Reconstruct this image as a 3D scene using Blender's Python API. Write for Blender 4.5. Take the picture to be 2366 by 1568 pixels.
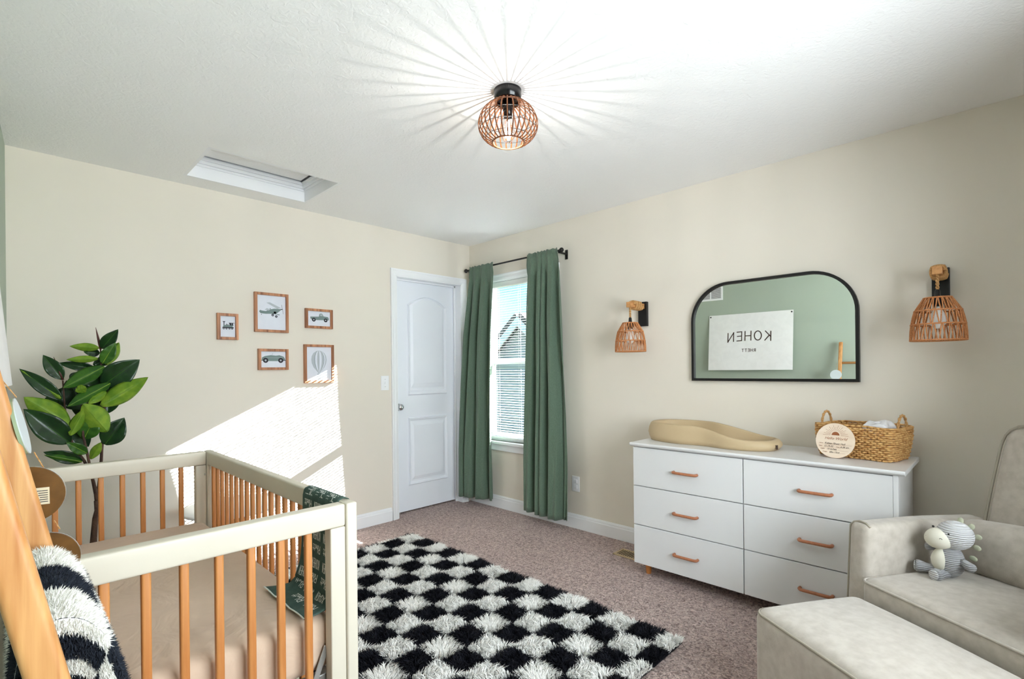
import bpy, math, random
from mathutils import Vector, Matrix, Quaternion
random.seed(7)
PI = math.pi
for o in list(bpy.data.objects): bpy.data.objects.remove(o)
sc = bpy.context.scene
COL = sc.collection

# ------------------------------------------------------------------ camera, light, exposure
F, CY, YAW, ROLL = 1162.22, 852.52, 0.793618, 0.010446
CAM = Vector((3.6806, -3.1720, 1.2548))
AX = Vector((-math.cos(YAW), math.sin(YAW), 0)); RT = Vector((math.sin(YAW), math.cos(YAW), 0)); ZZ = Vector((0, 0, 1))
cd = bpy.data.cameras.new('camera'); cam = bpy.data.objects.new('camera', cd); COL.objects.link(cam)
cd.sensor_width = 36.0; cd.sensor_fit = 'HORIZONTAL'; cd.lens = 36.0 * F / 2366.0
cd.shift_y = (CY - 784.0) / 2366.0; cd.clip_start = 0.02
c_, s_ = math.cos(ROLL), math.sin(ROLL)
Rr = RT * c_ - ZZ * s_; Uu = RT * s_ + ZZ * c_
m = Matrix((Rr, Uu, -AX)).transposed().to_4x4(); m.translation = CAM
cam.matrix_world = m
sc.camera = cam

W = bpy.data.worlds.new('daylight'); sc.world = W; W.use_nodes = True
nt = W.node_tree; nt.nodes.clear()
wo = nt.nodes.new('ShaderNodeOutputWorld'); bg = nt.nodes.new('ShaderNodeBackground')
tcw = nt.nodes.new('ShaderNodeTexCoord'); sepw = nt.nodes.new('ShaderNodeSeparateXYZ'); rampw = nt.nodes.new('ShaderNodeValToRGB')
noisew = nt.nodes.new('ShaderNodeTexNoise'); noisew.inputs['Scale'].default_value = 3.0; noisew.inputs['Detail'].default_value = 6
mixw = nt.nodes.new('ShaderNodeMix'); mixw.data_type = 'RGBA'; crw = nt.nodes.new('ShaderNodeValToRGB')
nt.links.new(tcw.outputs['Generated'], sepw.inputs[0]); nt.links.new(sepw.outputs['Z'], rampw.inputs[0])
rampw.color_ramp.elements[0].color = (0.55, 0.85, 0.88, 1); rampw.color_ramp.elements[1].color = (0.04, 0.42, 0.58, 1)
rampw.color_ramp.elements[0].position = 0.02; rampw.color_ramp.elements[1].position = 0.45
nt.links.new(tcw.outputs['Generated'], noisew.inputs['Vector']); nt.links.new(noisew.outputs['Fac'], crw.inputs[0])
crw.color_ramp.elements[0].position = 0.48; crw.color_ramp.elements[1].position = 0.72
nt.links.new(crw.outputs['Color'], mixw.inputs['Factor']); nt.links.new(rampw.outputs['Color'], mixw.inputs[6])
mixw.inputs[7].default_value = (1.0, 1.0, 1.0, 1)
nt.links.new(mixw.outputs[2], bg.inputs['Color']); nt.links.new(bg.outputs[0], wo.inputs[0])
bg.inputs['Strength'].default_value = 0.62

def light(name, kind, loc, energy, color=(1, 1, 1), to=None, **kw):
    d = bpy.data.lights.new(name, kind); d.energy = energy; d.color = color
    for k, v in kw.items(): setattr(d, k, v)
    o = bpy.data.objects.new(name, d); COL.objects.link(o); o.location = loc
    if to is not None:
        o.rotation_euler = Vector(to).to_track_quat('-Z', 'Y').to_euler()
    return o
SUN = Vector((1.0, 2.88, 1.394)).normalized()
light('sunlight', 'SUN', (6, 14, 8), 42.0, (0.95, 0.98, 1.0), to=-SUN, angle=math.radians(0.18))
# sky portal in the window, then an added area fill at a made-up opening
portal = light('window_portal', 'AREA', (0.63, 0.17, 1.33), 1.0, to=(0, -1, 0), shape='RECTANGLE', size=0.86, size_y=1.46)
portal.data.cycles.is_portal = True
light('added_fill_near_wall', 'AREA', (4.68, -2.0, 1.40), 58.0, (0.95, 0.98, 1.0), to=(-1, 0, 0.14), shape='RECTANGLE', size=1.8, size_y=1.4)  # added fill to brighten the room, no known source here
sc.cycles.diffuse_bounces = 6; sc.cycles.max_bounces = 9; sc.cycles.transparent_max_bounces = 12; sc.cycles.use_adaptive_sampling = True; sc.cycles.adaptive_threshold = 0.06; sc.cycles.caustics_reflective = False; sc.cycles.caustics_refractive = False; sc.cycles.use_light_tree = False; sc.cycles.sample_clamp_indirect = 8.0
sc.view_settings.view_transform = 'Standard'; sc.view_settings.look = 'None'
sc.view_settings.exposure = 1.2; sc.view_settings.gamma = 1.0; sc.view_settings.use_curve_mapping = False

# ------------------------------------------------------------------ pixel helpers (2366x1568 frame)
def ray(px, py):
    a, b = px - 1183.0, py - CY
    u = c_ * a - s_ * b; v = s_ * a + c_ * b
    return AX + RT * (u / F) - ZZ * (v / F)
def onx(px, py, x):
    d = ray(px, py); return CAM + d * ((x - CAM.x) / d.x)

# ------------------------------------------------------------------ materials
def lin(c):
    return tuple(((v / 255.0) / 12.92 if v / 255.0 <= 0.04045 else ((v / 255.0 + 0.055) / 1.055) ** 2.4) for v in c)
MATS = {}
def mat(name, col, rough=0.6, metal=0.0, col2=None, nscale=8.0, stretch=(1, 1, 1), ndetail=4.0, ramp=(0.35, 0.65), bump=0.0, bscale=80.0,
        bdist=0.002, spec=0.4, sheen=0.0, emit=None, estr=0.0, coord='Object', bstretch=(1, 1, 1), trans=0.0, btype='noise', distort=0.0):
    if name in MATS: return MATS[name]
    M = bpy.data.materials.new(name); M.use_nodes = True; MATS[name] = M
    n = M.node_tree.nodes; l = M.node_tree.links; P = n['Principled BSDF']
    P.inputs['Base Color'].default_value = (*lin(col), 1); P.inputs['Roughness'].default_value = rough; P.inputs['Metallic'].default_value = metal
    P.inputs['Specular IOR Level'].default_value = spec
    if sheen: P.inputs['Sheen Weight'].default_value = sheen; P.inputs['Sheen Roughness'].default_value = 0.5
    if emit: P.inputs['Emission Color'].default_value = (*emit, 1); P.inputs['Emission Strength'].default_value = estr
    tc = n.new('ShaderNodeTexCoord')
    def mapped(st):
        mp = n.new('ShaderNodeMapping'); mp.inputs['Scale'].default_value = st; l.new(tc.outputs[coord], mp.inputs[0]); return mp
    if col2:
        no = n.new('ShaderNodeTexNoise'); no.inputs['Scale'].default_value = nscale; no.inputs['Detail'].default_value = ndetail; no.inputs['Distortion'].default_value = distort
        l.new(mapped(stretch).outputs[0], no.inputs['Vector'])
        cr = n.new('ShaderNodeValToRGB'); cr.color_ramp.elements[0].position = ramp[0]; cr.color_ramp.elements[1].position = ramp[1]
        cr.color_ramp.elements[0].color = (*lin(col), 1); cr.color_ramp.elements[1].color = (*lin(col2), 1)
        l.new(no.outputs['Fac'], cr.inputs[0]); l.new(cr.outputs[0], P.inputs['Base Color'])
    if bump:
        if btype == 'wave':
            bn = n.new('ShaderNodeTexWave'); bn.bands_direction = 'Z'; bn.inputs['Scale'].default_value = bscale; bn.inputs['Distortion'].default_value = 1.5
        elif btype == 'voronoi':
            bn = n.new('ShaderNodeTexVoronoi'); bn.inputs['Scale'].default_value = bscale
        else:
            bn = n.new('ShaderNodeTexNoise'); bn.inputs['Scale'].default_value = bscale; bn.inputs['Detail'].default_value = 3.0; bn.inputs['Distortion'].default_value = distort
        l.new(mapped(bstretch).outputs[0], bn.inputs['Vector'])
        bu = n.new('ShaderNodeBump'); bu.inputs['Strength'].default_value = bump; bu.inputs['Distance'].default_value = bdist
        l.new(bn.outputs[0] if btype != 'wave' else bn.outputs['Fac'], bu.inputs['Height']); l.new(bu.outputs[0], P.inputs['Normal'])
    if trans:
        tr = n.new('ShaderNodeBsdfTranslucent'); tr.inputs['Color'].default_value = (*lin(col), 1)
        mx = n.new('ShaderNodeMixShader'); mx.inputs[0].default_value = trans
        l.new(P.outputs[0], mx.inputs[1]); l.new(tr.outputs[0], mx.inputs[2]); l.new(mx.outputs[0], n['Material Output'].inputs[0])
    return M
def clear_glass(name, tint=(1, 1, 1)):
    if name in MATS: return MATS[name]
    M = bpy.data.materials.new(name); M.use_nodes = True; MATS[name] = M
    n = M.node_tree.nodes; l = M.node_tree.links; n.remove(n['Principled BSDF'])
    t = n.new('ShaderNodeBsdfTransparent'); t.inputs[0].default_value = (*tint, 1); g = n.new('ShaderNodeBsdfGlossy'); g.inputs['Roughness'].default_value = 0.02
    fr = n.new('ShaderNodeFresnel'); fr.inputs[0].default_value = 1.25; mx = n.new('ShaderNodeMixShader')
    l.new(fr.outputs[0], mx.inputs[0]); l.new(t.outputs[0], mx.inputs[1]); l.new(g.outputs[0], mx.inputs[2]); l.new(mx.outputs[0], n['Material Output'].inputs[0])
    return M
beige = mat('beige wall paint', (227, 220, 208), 0.75, col2=(224, 217, 205), nscale=1.5, bump=0.12, bscale=180, bdist=0.001, spec=0.25)
green = mat('sage green wall paint', (167, 179, 165), 0.7, col2=(164, 176, 162), nscale=1.5, bump=0.12, bscale=180, bdist=0.001, spec=0.3)
ceilm = mat('textured white ceiling', (243, 243, 243), 0.8, bump=0.4, bscale=42, bdist=0.006, spec=0.2, distort=1.2)
trimm = mat('white gloss trim paint', (238, 239, 242), 0.35, bump=0.03, bscale=60, bdist=0.001)
doorm = mat('white satin door paint', (234, 237, 244), 0.4, bump=0.05, bscale=120, bdist=0.0006)
white = mat('white lacquer', (226, 226, 227), 0.3, col2=(223, 223, 224), nscale=3, bump=0.02, bscale=100, bdist=0.0005)
carpet = mat('taupe carpet pile', (130, 107, 102), 0.95, col2=(216, 192, 185), nscale=62, ndetail=3, ramp=(0.34, 0.64), bump=1.0, bscale=52, bdist=0.025, spec=0.1, sheen=0.2, distort=1.4)
cribp = mat('warm white crib paint', (212, 205, 189), 0.38, col2=(207, 200, 184), nscale=5, bump=0.03, bscale=140, bdist=0.0006)
WOODS = {}
def wood(name, a, b, axis='z', scale=9.0, rough=0.45):
    st = {'x': (0.06, 1, 1), 'y': (1, 0.06, 1), 'z': (1, 1, 0.06)}[axis]
    return mat(name, a, rough, col2=b, nscale=scale * 6, stretch=st, ndetail=5, ramp=(0.3, 0.7), bump=0.08, bscale=scale * 14, bdist=0.0008, bstretch=st, distort=0.4)
slatw = wood('honey beech wood upright', (176, 108, 52), (212, 150, 90), 'z')
frameW = wood('rustic oak frame', (112, 62, 34), (206, 146, 106), 'z', 7)
ladderw = wood('blond ladder wood', (172, 110, 56), (214, 164, 106), 'z')
rungw = wood('blond ladder rung wood', (172, 110, 56), (214, 164, 106), 'x')
legw = wood('orange dresser leg wood', (178, 104, 50), (206, 136, 76), 'z')
sconcew = wood('sconce bar wood', (166, 112, 62), (206, 152, 98), 'y')
rattan = mat('tan rattan strip', (128, 74, 34), 0.55, col2=(92, 50, 22), nscale=60)
jute = mat('rust jute cord', (206, 142, 92), 0.8, col2=(170, 106, 62), nscale=220, bump=0.6, bscale=500, bdist=0.001)
rope = mat('pale hemp rope', (204, 162, 108), 0.85, col2=(164, 116, 66), nscale=200, bump=0.7, bscale=400, bdist=0.001)
seagr = mat('woven seagrass', (226, 184, 122), 0.75, col2=(166, 112, 56), nscale=55, stretch=(1, 1, 2.0), ramp=(0.3, 0.7), bump=0.4, bscale=300, bdist=0.001)
black = mat('matte black metal', (16, 15, 15), 0.4, bump=0.05, bscale=200, bdist=0.0004)
bglossy = mat('glossy black metal', (14, 13, 14), 0.18)
chrome = mat('polished chrome', (225, 225, 228), 0.12, metal=1.0)
steel = mat('brushed zinc steel', (176, 178, 176), 0.4, metal=0.7, bump=0.05, bscale=300, bdist=0.0003)
copper = mat('tan handle leather', (178, 116, 82), 0.45, col2=(166, 104, 72), nscale=60)
curt = mat('sage linen curtain', (98, 119, 101), 0.85, col2=(86, 106, 89), nscale=260, stretch=(1, 1, 0.3), bump=0.35, bscale=700, bdist=0.0006, sheen=0.25, trans=0.06)
blindm = mat('white blind slat', (240, 240, 240), 0.4, trans=0.12)
tanrub = mat('tan changing pad foam', (190, 168, 134), 0.55, col2=(187, 165, 131), nscale=6, bump=0.04, bscale=200, bdist=0.0006)
chairf = mat('greige chenille upholstery', (190, 182, 172), 0.9, col2=(172, 163, 152), nscale=34, stretch=(1, 1, 1), ndetail=9, ramp=(0.35, 0.75), bump=0.45, bscale=420, bdist=0.0012, sheen=0.35, spec=0.15)
pipem = mat('upholstery piping', (160, 152, 138), 0.9, bump=0.3, bscale=400, bdist=0.0008)
sheet = mat('dusty taupe crib sheet', (206, 182, 160), 0.85, col2=(201, 177, 156), nscale=4, bump=0.5, bscale=7, bdist=0.012, distort=1.6, sheen=0.15, spec=0.15)
paper = mat('pale print paper', (222, 226, 236), 0.8, col2=(219, 223, 233), nscale=20)
inkg = mat('grey green print ink', (122, 140, 138), 0.8); inkd = mat('charcoal print ink', (44, 42, 50), 0.8); inkl = mat('light grey print ink', (178, 185, 192), 0.8); inkb = mat('soft grey print ink', (150, 160, 168), 0.8)
flagm = mat('white cotton banner', (240, 240, 240), 0.9, col2=(235, 235, 235), nscale=12, bump=0.25, bscale=12, bdist=0.004, distort=1.0)
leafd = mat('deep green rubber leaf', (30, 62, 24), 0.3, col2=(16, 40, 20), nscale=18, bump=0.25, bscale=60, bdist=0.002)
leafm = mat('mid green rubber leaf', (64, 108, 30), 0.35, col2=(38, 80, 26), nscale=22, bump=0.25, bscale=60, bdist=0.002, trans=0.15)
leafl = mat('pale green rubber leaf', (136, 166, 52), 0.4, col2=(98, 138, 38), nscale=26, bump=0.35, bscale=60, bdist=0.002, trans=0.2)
bark = mat('grey brown bark', (98, 74, 60), 0.9, col2=(60, 42, 36), nscale=40, stretch=(1, 1, 0.4), bump=0.8, bscale=120, bdist=0.004)
sheath = mat('brown leaf sheath', (76, 36, 30), 0.5)
pileW = mat('ivory shag pile', (252, 251, 248), 0.9, col2=(242, 240, 236), nscale=40, spec=0.1)
pileB = mat('navy black shag pile', (26, 27, 36), 0.85, col2=(18, 18, 24), nscale=40, spec=0.2)
bouclew = mat('cream plush', (226, 222, 208), 0.9, bump=0.3, bscale=300, bdist=0.001)
cord = mat('grey corduroy plush', (176, 176, 178), 0.9, col2=(160, 160, 163), nscale=20, bump=0.9, bscale=48, bdist=0.004, btype='wave', bstretch=(1, 1, 1))
cordw = mat('pale corduroy plush', (214, 214, 216), 0.9, bump=0.9, bscale=44, bdist=0.004, btype='wave', bstretch=(1, 1, 1))
spikem = mat('sage felt spikes', (178, 180, 158), 0.95, bump=0.3, bscale=300, bdist=0.001)
plaquew = wood('pale birch plywood', (228, 206, 184), (238, 220, 200), 'x', 6)
engr = mat('burnt engraving', (150, 90, 56), 0.8); handink = mat('dark handwriting ink', (62, 44, 36), 0.8)
brownd = wood('brown veneer disc', (92, 62, 26), (112, 78, 36), 'x', 6)
sagedisc = mat('sage painted disc', (150, 164, 132), 0.7); greydisc = mat('pale blue grey disc', (196, 204, 206), 0.6)
stick = mat('white paper sticker', (214, 204, 176), 0.8)
slubg = mat('deep green muslin', (70, 92, 84), 0.9, col2=(60, 82, 75), nscale=60, bump=0.25, bscale=300, bdist=0.001)
scr = mat('white muslin lettering', (226, 232, 226), 0.9)
brassv = mat('tan metal register', (196, 172, 134), 0.5); darkv = mat('painted void shade', (12, 9, 7), 0.9)  # near-black colour stands in for shade inside open voids
packm = mat('white diaper pack film', (240, 240, 244), 0.5, col2=(214, 212, 226), nscale=70, ramp=(0.62, 0.68), bump=0.3, bscale=30, bdist=0.004)
mirrorm = mat('silvered mirror', (246, 248, 246), 0.0, metal=1.0)
siding = mat('grey siding', (182, 184, 192), 0.8, bump=0.8, bscale=2.0, btype='wave', bstretch=(1, 1, 1), bdist=0.03)
roofm = mat('charcoal shingles', (120, 112, 112), 0.95, col2=(90, 84, 86), nscale=8); grassm = mat('lawn grass', (96, 112, 62), 0.95, col2=(120, 118, 78), nscale=0.8)
cedar = mat('weathered fence board', (150, 122, 92), 0.9, col2=(124, 98, 74), nscale=3)
terra = mat('grey plant pot', (170, 168, 164), 0.7)
filam = mat('lit bulb filament', (255, 240, 214), 0.5, emit=(1.0, 0.92, 0.78), estr=60.0)
frost = mat('frosted bulb', (244, 242, 238), 0.3)
glassw = clear_glass('window glass', (0.97, 0.99, 1.0)); glassb = clear_glass('bulb glass')

# ------------------------------------------------------------------ mesh builder
class MB:
    def __init__(s): s.v = []; s.f = []
    def add(s, vs, fs):
        b = len(s.v); s.v += [tuple(x) for x in vs]; s.f += [tuple(i + b for i in f) for f in fs]; return s
    def box(s, x0, x1, y0, y1, z0, z1, M=None):
        vs = [Vector((x, y, z)) for z in (z0, z1) for y in (y0, y1) for x in (x0, x1)]
        if M is not None: vs = [M @ v for v in vs]
        return s.add(vs, [(0, 2, 3, 1), (4, 5, 7, 6), (0, 1, 5, 4), (2, 6, 7, 3), (0, 4, 6, 2), (1, 3, 7, 5)])
    def tube(s, pts, r, n=8, caps=True, closed=False):
        pts = [Vector(p) for p in pts]; k = len(pts); rs = r if isinstance(r, (list, tuple)) else [r] * k
        vs = []; up = None
        for i, p in enumerate(pts):
            if closed: t = pts[(i + 1) % k] - pts[i - 1]
            else: t = pts[min(i + 1, k - 1)] - pts[max(i - 1, 0)]
            t = t.normalized() if t.length > 1e-9 else Vector((0, 0, 1))
            if up is None: up = t.orthogonal().normalized()
            up = (up - t * up.dot(t)); up = up.normalized() if up.length > 1e-6 else t.orthogonal().normalized()
            w = t.cross(up)
            for j in range(n):
                a = 2 * PI * j / n; vs.append(p + (up * math.cos(a) + w * math.sin(a)) * rs[i])
        fs = []
        for i in range(k if closed else k - 1):
            i2 = (i + 1) % k
            for j in range(n):
                j2 = (j + 1) % n; fs.append((i * n + j, i * n + j2, i2 * n + j2, i2 * n + j))
        if caps and not closed: fs.append(tuple(range(n))[::-1]); fs.append(tuple((k - 1) * n + j for j in range(n)))
        return s.add(vs, fs)
    def lathe(s, prof, n=24, c=(0, 0, 0), caps=True, M=None, wob=None):
        vs = []; k = len(prof)
        for i, (r, z) in enumerate(prof):
            for j in range(n):
                a = 2 * PI * j / n; rr = r * (wob(a, i) if wob else 1)
                v = Vector((c[0] + rr * math.cos(a), c[1] + rr * math.sin(a), c[2] + z)); vs.append(M @ v if M is not None else v)
        fs = [(i * n + j, i * n + (j + 1) % n, (i + 1) * n + (j + 1) % n, (i + 1) * n + j) for i in range(k - 1) for j in range(n)]
        if caps: fs.append(tuple(range(n))[::-1]); fs.append(tuple((k - 1) * n + j for j in range(n)))
        return s.add(vs, fs)
    def grid(s, fn, nu, nv, cu=False):
        vs = [fn(i / (nu if cu else nu - 1), j / (nv - 1)) for j in range(nv) for i in range(nu)]
        fs = [(j * nu + i, j * nu + (i + 1) % nu, (j + 1) * nu + (i + 1) % nu, (j + 1) * nu + i) for j in range(nv - 1) for i in range(nu if cu else nu - 1)]
        return s.add(vs, fs)
    def prism(s, poly, fn0, fn1):
        n = len(poly); vs = [fn0(*p) for p in poly] + [fn1(*p) for p in poly]
        return s.add(vs, [tuple(range(n)), tuple(range(2 * n - 1, n - 1, -1))] + [(i, i + n, (i + 1) % n + n, (i + 1) % n) for i in range(n)])
    def poly(s, pts): return s.add(pts, [tuple(range(len(pts)))])
    def rbox(s, c, h, r, n=6, fn=None, M=None):
        def axis(H):
            q = [-H, -H + r * 0.25, -H + r * 0.6, -H + r]; inner = H - r
            q += [-inner + 2 * inner * i / n for i in range(1, n)] + [-x for x in q[::-1]]; return q
        A = [axis(x) for x in h]; idx = {}; vs = []; fs = []
        def vert(p):
            k = tuple(round(x, 6) for x in p)
            if k in idx: return idx[k]
            inn = [max(-(h[i] - r), min(h[i] - r, p[i])) for i in range(3)]; d = Vector([p[i] - inn[i] for i in range(3)])
            q = Vector(inn) + (d.normalized() * r if d.length > 1e-9 else Vector())
            if fn: q = fn(q)
            q = q + Vector(c)
            if M is not None: q = M @ q
            idx[k] = len(vs); vs.append(q); return idx[k]
        for ax in range(3):
            u, w = (ax + 1) % 3, (ax + 2) % 3
            for sg in (-1, 1):
                for i in range(len(A[u]) - 1):
                    for j in range(len(A[w]) - 1):
                        q = []
                        for a, b in ((i, j), (i + 1, j), (i + 1, j + 1), (i, j + 1)):
                            p = [0, 0, 0]; p[ax] = sg * h[ax]; p[u] = A[u][a]; p[w] = A[w][b]; q.append(vert(p))
                        if len(set(q)) >= 3: fs.append(tuple(dict.fromkeys(q)) if sg > 0 else tuple(dict.fromkeys(q))[::-1])
        return s.add(vs, fs)
    def ellip(s, c, r, n=16, k=10, M=None, fn=None):
        vs = []
        for i in range(k + 1):
            t = PI * i / k
            for j in range(n):
                a = 2 * PI * j / n; v = Vector((r[0] * math.sin(t) * math.cos(a), r[1] * math.sin(t) * math.sin(a), r[2] * math.cos(t)))
                if fn: v = fn(v)
                v = (M @ v if M is not None else v) + Vector(c); vs.append(v)
        return s.add(vs, [(i * n + j, (i + 1) * n + j, (i + 1) * n + (j + 1) % n, i * n + (j + 1) % n) for i in range(k) for j in range(n)])
    def stroke(s, pts, w, mp):
        for a, b in zip(pts[:-1], pts[1:]):
            a = Vector(a); b = Vector(b); t = (b - a)
            if t.length < 1e-9: continue
            t.normalize(); n = Vector((-t.y, t.x)) * w / 2; e = t * w / 2
            q = [a - e + n, a - e - n, b + e - n, b + e + n]; s.add([mp(x.x, x.y) for x in q], [(0, 1, 2, 3)])
        return s
    def mesh(s, name, m, smooth=False):
        me = bpy.data.meshes.new(name); me.from_pydata(s.v, [], s.f); me.update()
        if m: me.materials.append(m)
        if smooth: me.polygons.foreach_set('use_smooth', [True] * len(me.polygons))
        return me
    def build(s, name, m, parent=None, smooth=False, bev=0.0, local=False, kind=None, label=None, sub=0):
        return link(name, s.mesh(name, m, smooth), parent, bev, local, kind, label, sub)
def link(name, me, parent=None, bev=0.0, local=False, kind=None, label=None, sub=0):
    o = bpy.data.objects.new(name, me); COL.objects.link(o)
    if bev:
        b = o.modifiers.new('bevel', 'BEVEL'); b.width = bev; b.segments = 2; b.limit_method = 'ANGLE'; b.angle_limit = math.radians(40)
    if sub: sb = o.modifiers.new('subdivision', 'SUBSURF'); sb.levels = sub; sb.render_levels = sub
    if parent is not None:
        o.parent = parent
        if not local: o.matrix_parent_inverse = wmat(parent).inverted()
    if kind: o['kind'] = kind
    if label: o['label'] = label
    return o
def wmat(o):
    M = o.matrix_parent_inverse @ Matrix.LocRotScale(o.location, o.rotation_euler, o.scale) if o.parent else Matrix.LocRotScale(o.location, o.rotation_euler, o.scale)
    return wmat(o.parent) @ M if o.parent else M
def tag(o, label, cat, group=None):
    o['label'] = label; o['category'] = cat
    if group: o['group'] = group
    return o
def thing(name, label, cat, loc=(0, 0, 0), rz=0.0, group=None):
    o = bpy.data.objects.new(name, None); COL.objects.link(o); o.location = loc; o.rotation_euler = (0, 0, rz); o.empty_display_size = 0.05
    return tag(o, label, cat, group)
def struct(name, mb, m, label, bev=0.0, smooth=False):
    o = mb.build(name, m, None, smooth, bev); o['kind'] = 'structure'; o['label'] = label; return o
def box(*a): return MB().box(*a)
def circ(r, n=24, cx=0, cy=0): return [(cx + r * math.cos(2 * PI * i / n), cy + r * math.sin(2 * PI * i / n)) for i in range(n)]

# ------------------------------------------------------------------ ROOM
H = 2.44; XD = 4.45; SK = 0.055
yC = lambda x: -3.149 - SK * x
fl = MB().box(-0.6, XD + 0.2, -3.7, 0.2, -0.12, 0.0)
struct('floor', fl, carpet, 'taupe wall to wall carpet')
hx0, hx1, hy0, hy1 = 0.18, 0.68, -2.38, -1.67
ce = MB()
ha, hb, hc, hd_ = hx0 - 0.018, hx1 + 0.018, hy0 - 0.018, hy1 + 0.018
for a in ((-0.3, ha, -3.7, 0.3), (hb, XD + 0.3, -3.7, 0.3), (ha, hb, -3.7, hc), (ha, hb, hd_, 0.3)): ce.box(a[0], a[1], a[2], a[3], H, H + 0.03)
struct('ceiling', ce, ceilm, 'white textured ceiling with an attic hatch opening')
wa = MB(); dy0, dy1, dz = -0.825, -0.105, 2.062
wa.box(-0.12, 0, -3.45, dy0, 0, H).box(-0.12, 0, dy1, 0.0, 0, H).box(-0.12, 0, dy0, dy1, dz, H)
struct('wall_left', wa, beige, 'beige wall with the door and five frames')
wx0, wx1, wz0, wz1 = 0.20, 1.06, 0.605, 2.06
wb = MB().box(-0.12, wx0, 0, 0.14, 0, H).box(wx1, XD, 0, 0.14, 0, H).box(wx0, wx1, 0, 0.14, 0, wz0).box(wx0, wx1, 0, 0.14, wz1, H)
struct('wall_right', wb, beige, 'beige wall with the window and mirror')
wc = MB().prism([(-0.12, yC(-0.12)), (XD + 0.1, yC(XD + 0.1)), (XD + 0.1, yC(XD) - 0.12), (-0.12, yC(0) - 0.12)], lambda x, y: (x, y, 0), lambda x, y: (x, y, H))
struct('wall_near_left', wc, green, 'sage green accent wall behind the crib')
Dy0, Dy1, Dz0, Dz1 = -2.85, -1.15, 0.75, 2.15  # made-up opening, cut to let the fill light in
wd = MB().box(XD, XD + 0.12, -3.5, Dy0, 0, H).box(XD, XD + 0.12, Dy1, 0.14, 0, H).box(XD, XD + 0.12, Dy0, Dy1, 0, Dz0).box(XD, XD + 0.12, Dy0, Dy1, Dz1, H)
struct('wall_near_right', wd, beige, 'beige wall beyond the armchair')
w2 = struct('added_fill_window', MB().box(XD + 0.04, XD + 0.09, Dy0, Dy0 + 0.05, Dz0, Dz1).box(XD + 0.04, XD + 0.09, Dy1 - 0.05, Dy1, Dz0, Dz1).box(XD + 0.04, XD + 0.09, Dy0, Dy1, Dz0, Dz0 + 0.05).box(XD + 0.04, XD + 0.09, Dy0, Dy1, Dz1 - 0.05, Dz1).box(XD + 0.04, XD + 0.09, -2.02, -1.98, Dz0, Dz1), trimm, 'white framed window added beyond the armchair for fill light')  # unseen window added to frame the fill light
box(XD + 0.06, XD + 0.065, Dy0, Dy1, Dz0, Dz1).build('pane', glassw, w2)
# baseboards with a moulded top
def baseboard(name, p0, p1, nrm, label):
    prof = [(0, 0), (0.016, 0), (0.016, 0.082), (0.011, 0.088), (0.011, 0.098), (0.006, 0.108), (0, 0.110)]
    p0 = Vector(p0); p1 = Vector(p1); nrm = Vector(nrm)
    mb = MB().prism(prof, lambda a, z: p0 + nrm * a + ZZ * z, lambda a, z: p1 + nrm * a + ZZ * z)
    return struct(name, mb, trimm, label)
baseboard('baseboard_left', (0, -3.149, 0), (0, -0.886, 0), (1, 0, 0), 'white baseboard along the wall of frames')
baseboard('baseboard_right', (0, 0, 0), (XD, 0, 0), (0, -1, 0), 'white baseboard along the window wall')
baseboard('baseboard_near_left', (0.0, yC(0), 0), (XD, yC(XD), 0), (0, 1, 0), 'white baseboard along the green wall')
# door with casing and jamb
jm = MB().box(-0.125, 0.004, dy0, dy0 + 0.012, 0, dz).box(-0.125, 0.004, dy1 - 0.012, dy1, 0, dz).box(-0.125, 0.004, dy0, dy1, dz - 0.012, dz)
jm.box(-0.092, -0.078, dy0 + 0.012, dy0 + 0.024, 0, dz - 0.012).box(-0.092, -0.078, dy1 - 0.024, dy1 - 0.012, 0, dz - 0.012).box(-0.092, -0.078, dy0, dy1, dz - 0.024, dz - 0.012)
cas = [(0, 0), (0, 0.018), (0.010, 0.020), (0.022, 0.013), (0.040, 0.012), (0.052, 0.008), (0.058, 0.004), (0.058, 0)]   # (outwards from outer edge, thickness)
def casing(mb, axis, o, y0, y1, zt, zb, flip=1):
    """profiled casing: two legs and a mitred head around an opening on a wall; o = wall plane"""
    def P(a, z, t): return (o + t * flip, a, z) if axis == 'x' else (a, o - t * flip, z)
    w = 0.058
    for (ya, sg) in ((y0 - w + 0.006, 1), (y1 + w - 0.006, -1)):
        a = [P(ya + sg * q, zb, t) for q, t in cas]; b = [P(ya + sg * q, zt + w - 0.006 - q, t) for q, t in cas]
        n = len(cas); mb.add(a + b, [(i, (i + 1) % n, (i + 1) % n + n, i + n) for i in range(n)] + [tuple(range(n))])
    a = [P(y0 - w + 0.006 + q, zt + w - 0.006 - q, t) for q, t in cas]; b = [P(y1 + w - 0.006 - q, zt + w - 0.006 - q, t) for q, t in cas]
    n = len(cas); mb.add(a + b, [(i, (i + 1) % n, (i + 1) % n + n, i + n) for i in range(n)])
cm = MB(); casing(cm, 'x', 0.0, dy0, dy1, dz, 0.0)
struct('trim_1', cm, trimm, 'white moulded door casing')
struct('trim_2', jm, trimm, 'white door jamb')
d1 = struct('door_1', box(-0.132, -0.100, dy0 + 0.014, dy1 - 0.014, 0.014, dz - 0.014), doorm, 'white two panel interior door with arched upper panel', 0.002)
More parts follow.
